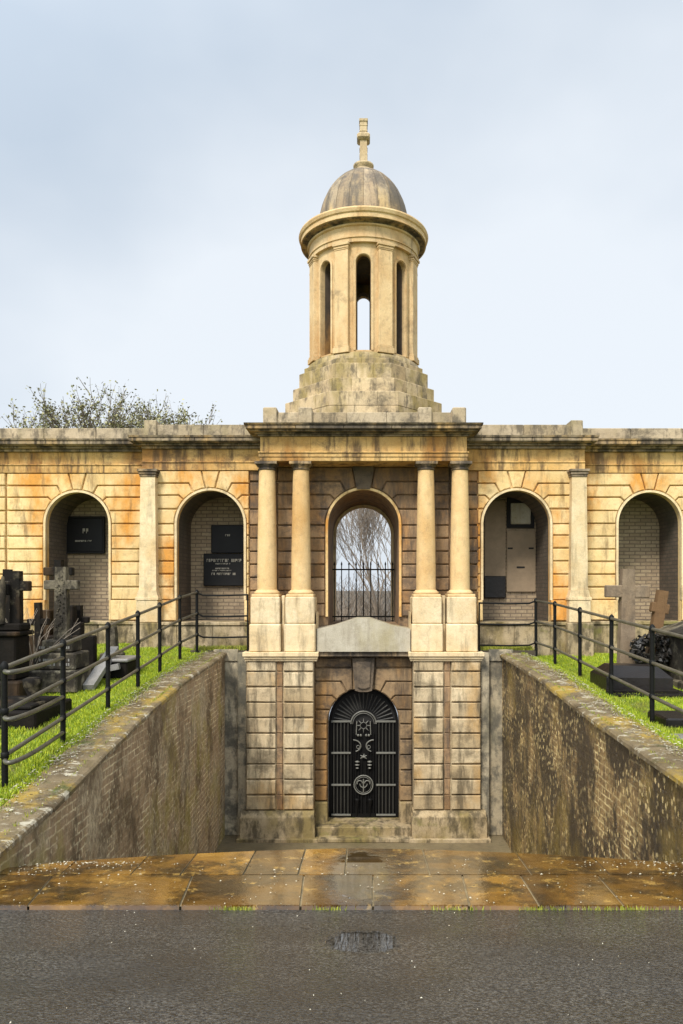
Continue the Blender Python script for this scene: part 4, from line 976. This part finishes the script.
# low kerbed grave in front
r, x, z = thing('kerb_grave', 22, 8.3, 'low dark kerbed grave with a black urn in the near left corner', group=GR)
mb = MB(); mb.box(x-.55, x+.34, 7.9, 8.9, z-.05, z+.20, None, .02); mb.box(x-.45, x+.24, 8.0, 8.8, z+.2, z+.245, None, .015); mb.build('kerb', S_BLACK, r)
mb = MB(); mb.lathe([(.07, z+.245), (.085, z+.27), (.05, z+.31), (.10, z+.42), (.11, z+.5), (.075, z+.52)], x+.10, 8.35, 12); mb.build('urn', S_BLACK, r)
for (px, Y, H, w, lab) in ((40, 10.6, .95, .10, 'short black stone cross leaning left between the leftmost two large crosses'), (80, 11.6, .80, .10, 'small dark cross behind the carved grey cross, nearest the second railing post'), (4, 10.4, 1.45, .13, 'dark stone cross cut off by the left edge')):
    r, x, z = thing('cross_gravestone', px, Y, lab, group=GR)
    mb = MB(); cross(mb, x, Y, z+.2, H, w, w*3.3, H*.70, .09, w*.95, .85, random.uniform(-.07, .05), random.uniform(-.3, .3)); mb.build('cross', S_BLACK, r)
    mb = MB(); mb.box(x-w*1.6, x+w*1.6, Y-.14, Y+.14, z, z+.12, None, .02); mb.box(x-w*1.1, x+w*1.1, Y-.1, Y+.1, z+.121, z+.22, None, .02); mb.build('base', S_BLACK, r)
r, x, z = thing('headstone', 72, 10.9, 'low dark square-topped headstone beside the base of the carved grey cross', group=GR)
mb = MB(); mb.box(x+.02, x+.36, 10.85, 10.97, z, z+.62, None, .02); mb.box(x-.04, x+.42, 10.8, 11.02, z-.02, z+.1, None, .02); mb.build('slab', S_BLACK, r)
# small obelisk
r, x, z = thing('obelisk', 112.5, 11.8, 'small grey obelisk near the arcade behind the toppled cross', group=GR)
mb = MB(); mb.prism([(x-.085, z+.2), (x+.085, z+.2), (x+.055, z+.62), (x, z+.70), (x-.055, z+.62)], 11.73, 11.87); mb.build('shaft', S_GRAVE, r)
mb = MB(); mb.box(x-.16, x+.16, 11.64, 11.96, z-.02, z+.2, None, .02); mb.build('base', S_GRAVE, r)
# toppled cross leaning on a box tomb
r, x, z = thing('box_tomb', 121, 10.9, 'low square dark tomb block with pale grey top on the left lawn', group=GR)
mb = MB(); mb.box(x-.19, x+.19, 10.6, 11.2, z, z+.24, None, .02); mb.build('body', S_BLACK, r)
mb = MB(); mb.box(x-.22, x+.21, 10.57, 11.22, z+.242, z+.29, None, .015); mb.build('lid', S_PALEG, r)
r, x, z = thing('fallen_cross', 102, 10.4, 'toppled pale grey cross lying against the square tomb on the left lawn', group=GR)
mb = MB()
def slantbar(p, q, w, t):
    p = Vector(p); q = Vector(q); d = (q-p); L = d.length; d.normalize(); sd_ = Vector((d.y, -d.x, 0)).normalized(); up = sd_.cross(d)
    vs = []
    for a in (0, L):
        for b in (-w/2, w/2):
            for c in (0, t): vs.append(p+d*a+sd_*b+up*c)
    mb.add(vs, [(0,1,3,2),(4,6,7,5),(0,4,5,1),(2,3,7,6),(1,5,7,3),(0,2,6,4)])
slantbar((PX(93, 10.0), 9.85, z-.02), (PX(113, 10.9), 10.95, z+.42), .15, .08)
slantbar((PX(92, 10.5), 10.45, z+.12), (PX(121, 10.55), 10.5, z+.2), .12, .08)
mb.build('cross', S_PALEG, r)
# right side
r, x, z = thing('cross_gravestone', 626, 11.0, 'tall plain brown cross standing upright by the right railing', group=GR)
mb = MB(); cross(mb, x, 11.0, z+.1, PZ(569, 11)-z-.1, .25, .66, PZ(591.5, 11)-z-.1, .14, .185, .72, .012); mb.build('cross', S_BROWNC, r)
mb = MB(); mb.box(x-.25, x+.25, 10.8, 11.2, z-.03, z+.12, None, .02); mb.build('base', S_GRAVE, r)
r, x, z = thing('coped_grave', 618, 10.1, 'low black coffin-shaped ledger with ridged top in front of the brown cross', group=GR)
mb = MB(); x0 = PX(598, 10.1); x1 = x0+.86; zt = z+.26
vs = [(x0, 9.75, z-.05), (x1, 9.65, z-.05), (x1, 10.45, z-.05), (x0, 10.45, z-.05), (x0, 9.75, zt-.03), (x1, 9.65, zt-.03), (x1, 10.45, zt-.03), (x0, 10.45, zt-.03), (x0+.14, 9.93, zt+.12), (x1-.1, 9.9, zt+.10), (x1-.1, 10.25, zt+.10), (x0+.14, 10.25, zt+.12)]
mb.add(vs, [(3,2,1,0),(0,1,5,4),(1,2,6,5),(2,3,7,6),(3,0,4,7),(4,5,9,8),(5,6,10,9),(6,7,11,10),(7,4,8,11),(8,9,10,11)]); mb.build('ledger', S_SLATE, r)
mb = MB(); mb.box(x0-.05, x1+.05, 9.58, 9.62, z-.05, z+.08, None, .01); mb.box(x0-.05, x1+.2, 9.45, 10.5, z-.06, z+.04, None, .01); mb.build('kerb', S_BLACK, r)
r, x, z = thing('cross_gravestone', 656, 10.9, 'smaller dark cross leaning to the right behind the stone chest tomb', group=GR)
mb = MB(); cross(mb, PX(651, 10.9), 10.9, z+.35, 1.03, .17, .27, .76, .12, .15, .85, .17, 0); mb.build('cross', S_DKCROSS, r)
mb = MB(); mb.box(x-.22, x+.22, 10.75, 11.1, z-.03, z+.42, None, .02); mb.build('base', S_GRAVE, r)
wr = MB()
for k in range(900):
    a = random.uniform(0, 2*math.pi); rr = random.uniform(.12, .30)
    c = Vector((PX(651, 10.6)+1.0*rr*math.cos(a), 10.6+random.uniform(-.1, .1), z+.48+rr*.8*math.sin(a)))
    d = Vector((random.uniform(-1,1), random.uniform(-1,1), random.uniform(-1,1))).normalized()*.045; e = Vector((random.uniform(-1,1), random.uniform(-1,1), random.uniform(-1,1))).normalized()*.03
    wr.add([c-d, c+e, c+d, c-e], [(0,1,2,3)])
wr.tube([(PX(640, 10.6), 10.65, z), (PX(641, 10.6), 10.65, z+.4)], .05, 6)
tag(wr.build('wreath', M_WREATH, fixn=False), 'blackened withered wreath hanging at the foot of the leaning cross', 'wreath')
r, x, z = thing('chest_tomb', 700, 10.2, 'stone chest tomb with overhanging hipped lid at the right edge', group=GR)
mb = MB(); x0 = 4.50; x1 = 5.5
mb.prism([(x0+.03, z+.12), (x0-.03, z+.74), (x1+.05, z+.74), (x1, z+.12)], 10.08, 10.92); mb.box(x0-.04, x1+.06, 10.0, 11.0, z-.05, z+.12, None, .02); mb.build('chest', S_GRAVE, r)
mb = MB(); xa, xb = 4.40, x1+.13; ya, yb_ = 9.95, 11.02; z1 = z+.745
vs = [(xa, ya, z1), (xb, ya, z1), (xb, yb_, z1), (xa, yb_, z1), (xa, ya, z1+.06), (xb, ya, z1+.06), (xb, yb_, z1+.06), (xa, yb_, z1+.06), (xa+.35, ya+.4, z1+.22), (xb-.35, ya+.4, z1+.22), (xb-.35, yb_-.4, z1+.22), (xa+.35, yb_-.4, z1+.22)]
mb.add(vs, [(3,2,1,0),(0,1,5,4),(1,2,6,5),(2,3,7,6),(3,0,4,7),(4,5,9,8),(5,6,10,9),(6,7,11,10),(7,4,8,11),(8,9,10,11)]); mb.build('lid', S_GRAVE, r)
r, x, z = thing('ledger_stone', 675, 8.3, 'flat grey ledger stone in the grass beside the last right railing post', group=GR)
mb = MB(); mb.box(PX(652, 8.3), PX(652, 8.3)+1.3, 7.9, 8.45, z-.04, z+.10, None, .02); mb.build('ledger', S_SLATE, r)
r, x, z = thing('kerb_grave', 690, 7.6, 'pale flat kerb stone low in the grass near the right edge', group=GR)
mb = MB(); mb.box(PX(668, 7.5), PX(668, 7.5)+1.2, 7.25, 7.5, z-.04, z+.055, None, .012); mb.build('kerb', S_PALEG, r)

# ---------------------------------------------------------------- vegetation
def blades(name, N, region, zf, mat, h0, h1, w, label=None):
    mb = MB()
    V = []; Fc = []; Rr = []
    for i in range(N):
        x, y = region()
        z = zf(x, y); a = random.uniform(0, 2*math.pi); h = random.uniform(h0, h1); ww = w*random.uniform(.6, 1.3)
        dx, dy = math.cos(a)*ww, math.sin(a)*ww; lx, ly = random.uniform(-.5, .5)*h, random.uniform(-.5, .5)*h
        o = len(V); V += [(x-dx, y-dy, z-.01), (x+dx, y+dy, z-.01), (x+lx*.5+dx*.6, y+ly*.5+dy*.6, z+h*.6), (x+lx, y+ly, z+h)]
        Fc += [[o, o+1, o+2], [o, o+2, o+3]]; q = random.random(); Rr += [q, q]
    mb.v, mb.f, mb.r, mb.smooth = V, Fc, Rr, [False]*len(Fc)
    o = mb.build(name, mat, fixn=False); tag(o, label, 'grass', kind='stuff'); return o
def regL():
    while True:
        y = 5.0+8.6*random.random()**1.0; x = -2.90-abs(random.random())**1.3*5.2+(.13*random.random()**2 if random.random() < .3 else 0)+.05*math.sin(y*5.3)
        if x > -(PX0+60)/F*y-.4: return x, y
def regR():
    while True:
        y = 5.6+7.9*random.random(); x = 2.92+random.random()**1.3*4.3+.05*math.sin(y*6.1)
        if x < (683-PX0+60)/F*y+.4: return x, y
blades('grass', 85000, regL, lambda x, y: lz(x, y)+(.045 if x > -2.93 else 0), M_GRASSB, .015, .050, .006, 'bright green grass on the lawn left of the stairwell')
blades('grass', 60000, regR, lambda x, y: rz(x, y)+(.045 if x < 2.93 else 0), M_GRASSB, .015, .050, .006, 'bright green grass on the lawn right of the stairwell')
def terr(s):
    def f():
        return s*random.uniform(2.15, 3.1), random.uniform(13.12, 13.36)
    return f
for s in (-1, 1):
    b_ = MB(); a, c_ = sorted((s*2.1, s*3.15)); b_.box(a, c_, 13.0+.08, 13.45, .3, .5); tag(b_.build('verge', M_EARTH), kind='structure')
blades('grass', 1800, terr(-1), lambda x, y: .5, M_MOSS, .02, .10, .006, 'mossy tufts on the ledge left of the portico')
blades('grass', 1800, terr(1), lambda x, y: .5, M_MOSS, .02, .10, .006, 'mossy tufts on the ledge right of the portico')
def edge():
    c = random.choice((-.78, -.74, -.2, .55, 1.05, 1.4, 1.6, 1.95)); return random.gauss(c, .09 if c > 0 else .05), YK+random.uniform(-.012, .02)
blades('moss', 450, edge, lambda x, y: zroad(y)+.005, M_MOSS, .006, .020, .004, 'line of yellow-green moss where the flagstones meet the road')
def edge2():
    s = random.choice((-1, 1)); y = random.uniform(5, 13); x = s*(2.56+abs(random.gauss(0, .02)) if random.random() < .25 else 2.93-abs(random.gauss(0, .09))); return x, y
blades('moss', 5000, edge2, lambda x, y: (cop_l(y) if x < 0 else cop_r(y)), M_MOSS, .01, .03, .006, 'moss growing along the edges of the sloping copings')
# petals and leaf litter
mb = MB()
def petal(x, y, z, s):
    a = random.uniform(0, 6.28); c, n = math.cos(a)*s, math.sin(a)*s
    mb.add([(x-c, y-n, z+.004), (x+n*.5, y-c*.5, z+.007), (x+c, y+n, z+.005), (x-n*.5, y+c*.5, z+.009)], [(0,1,2,3)])
for i in range(260):
    y = random.uniform(YK, 5.35); x = random.uniform(-2.4, 2.4); petal(x, y, zroad(y)+.022, random.uniform(.004, .010))
for i in range(260):
    s = random.choice((-1, -1, 1)); y = random.uniform(YR-.05, 5.25) if random.random() < .5 else 5.25-abs(random.gauss(0, .06)); x = s*(2.45-abs(random.gauss(0, .45)))
    if y > Y_BACK-.47*(abs(x)/2.3)**1.6: continue
    petal(x, y, zroad(y)+.022, random.uniform(.005, .013))
for i in range(90): 
    y = random.uniform(2.7, YK); petal(random.uniform(-2.2, 2.4), y, zroad(y)+.002, random.uniform(.003, .007))
for i in range(2600):
    s = random.choice((-1, 1)); y = random.uniform(4.8, 13); x = s*min(2.95, 2.84+random.gauss(0, .10))
    petal(x, y, (cop_l(y) if s < 0 else cop_r(y))+.014, random.uniform(.008, .022))
for i in range(700):
    s = random.choice((-1, 1)); y = random.uniform(5.6, 12.8); x = s*(2.95+random.random()**1.5*3.6); z = (lz(x, y) if s < 0 else rz(x, y))
    petal(x, y, z+.035, random.uniform(.010, .022)); mb.r[-1] = random.random()*.45
tag(mb.build('fallen_petals', M_DEBRIS, fixn=False), 'pale petals and brown leaf litter scattered over the wet stones', 'leaf litter', kind='stuff')

def tree(name, base, H, spread, label, seed, levels=6, twig=.006, leafn=0, trunk_r=.16, mat=M_TWIG, zleaf=0, leafs=.07, nb=3, upb=.35, group=None, first=.26, lenk=None):
    rnd = random.Random(seed)
    root = empty(name, base); tag(root, label, 'tree', group)
    mb = MB(); tips = []
    def grow(p, d, L, r, lev):
        pts = [p]; q = p.copy(); dd = d.copy(); n = 3
        for i in range(n):
            dd = (dd+Vector((rnd.uniform(-.22,.22), rnd.uniform(-.22,.22), rnd.uniform(-.08,.22)))).normalized(); q = q+dd*L/n; pts.append(q.copy())
        mb.tube(pts, [r, r*.88, r*.76, r*.62], 5 if lev < 3 else 3, caps=False, smooth=lev < 3)
        if lev >= levels: tips.append((pts, dd)); return
        k = nb if lev else nb+2
        for i in range(k):
            a = rnd.uniform(0, 2*math.pi); sp = rnd.uniform(.35, .85)*spread
            side = Vector((math.cos(a), math.sin(a), 0)); nd = (dd+side*sp+Vector((0,0,upb*.4))).normalized()
            src = pts[-1] if i < 2 else pts[rnd.choice((1,2,3))]
            grow(src, nd, (H*.27*rnd.uniform(.8,1.1) if lenk and lev == 0 else L*(rnd.uniform(lenk-.12, lenk+.06) if lenk else rnd.uniform(.62, .86))), max(twig, r*.56), lev+1)
    grow(Vector(base), Vector((rnd.uniform(-.05,.05), 0, 1)), H*first, trunk_r, 0)
    mb.build('trunk', mat, root, fixn=False)
    if leafn:
        lb = MB(); V = []; Fc = []; Rr = []
        for i in range(leafn):
            pts, dd = rnd.choice(tips); p = pts[rnd.randint(1, 3)]+Vector((rnd.gauss(0, .06), rnd.gauss(0, .06), rnd.gauss(0, .06)))
            if p.z < zleaf: continue
            d = Vector((rnd.uniform(-1,1), rnd.uniform(-1,1), rnd.uniform(-.5,1))).normalized()*leafs*rnd.uniform(.6, 1.2); e = d.cross(Vector((rnd.uniform(-1,1), rnd.uniform(-1,1), 1))).normalized()*leafs*.33
            o = len(V); V += [tuple(p), tuple(p+d*.5+e), tuple(p+d), tuple(p+d*.5-e)]; Fc.append([o, o+1, o+2, o+3]); Rr.append(rnd.random())
        lb.v, lb.f, lb.r, lb.smooth = V, Fc, Rr, [False]*len(Fc); lb.build('crown', M_LEAF, root, fixn=False)
    return root
for j, (x, y, H, lab) in enumerate(((.45, 20.5, 4.3, 'many-stemmed leafless tree seen through the open arch, right of its middle'), (-.95, 23.0, 5.0, 'leafless tree seen through the left half of the open arch'), (1.5, 25, 5.5, 'slender leafless tree furthest right through the open arch'))):
    tree('bare_tree', (x, y, .42), H, .62, lab, 30+j, levels=6, twig=.0048, trunk_r=.06, nb=3, group='leafless trees beyond the arch', first=.10, lenk=.80)
for j, (px, H, lab) in enumerate(((66, 7.9, 'leftmost sparse green tree rising behind the left parapet'), (112, 8.7, 'left one of the two tallest sparse green trees behind the left parapet'), (152, 9.0, 'right one of the two tallest sparse green trees behind the left parapet'), (196, 8.1, 'sparse green tree behind the left parapet, nearest the portico'))):
    tree('leafy_tree', (PX(px, 22), 22+j*.7, .42), H, 1.05, lab, 70+j, levels=5, twig=.008, leafn=9000, trunk_r=.14, zleaf=4.5, nb=4, leafs=.095, mat=M_BARK, group='green trees behind the parapet', upb=.8)
mb = MB()
for k in range(800):
    x = random.uniform(-3, 3.5); y = random.uniform(21, 26); p = Vector((x, y, .4)); pts = [p]
    d = Vector((random.uniform(-.7,.7), random.uniform(-.4,.4), 1)); L = random.uniform(.15, .45)
    for i in range(4): p = p+d*L; d = d+Vector((random.uniform(-.4,.4), random.uniform(-.4,.4), 0)); pts.append(p.copy())
    mb.tube(pts, [.014, .012, .009, .007, .005], 3, caps=False, smooth=False)
tag(mb.build('undergrowth', M_TWIG, fixn=False), 'brown tangle of bare brush beyond the arch railing', 'brush', kind='stuff')
# little bare shrub by the left grave
mb = MB(); rnd = random.Random(4)
for k in range(26):
    p = Vector((PX(30, 9.8), 9.8, gz(-4, 9.8)+.1)); d = Vector((rnd.uniform(-.5,.5), rnd.uniform(-.3,.3), 1)); pts = [p]
    for i in range(5): p = p+d.normalized()*.22; d = d+Vector((rnd.uniform(-.5,.5), rnd.uniform(-.4,.4), 0)); pts.append(p.copy())
    mb.tube(pts, [.008, .007, .006, .005, .004, .003], 3, caps=False)
tag(mb.build('bare_shrub', M_TWIG, fixn=False), 'thin leafless shrub between the leftmost two grave crosses', 'shrub')
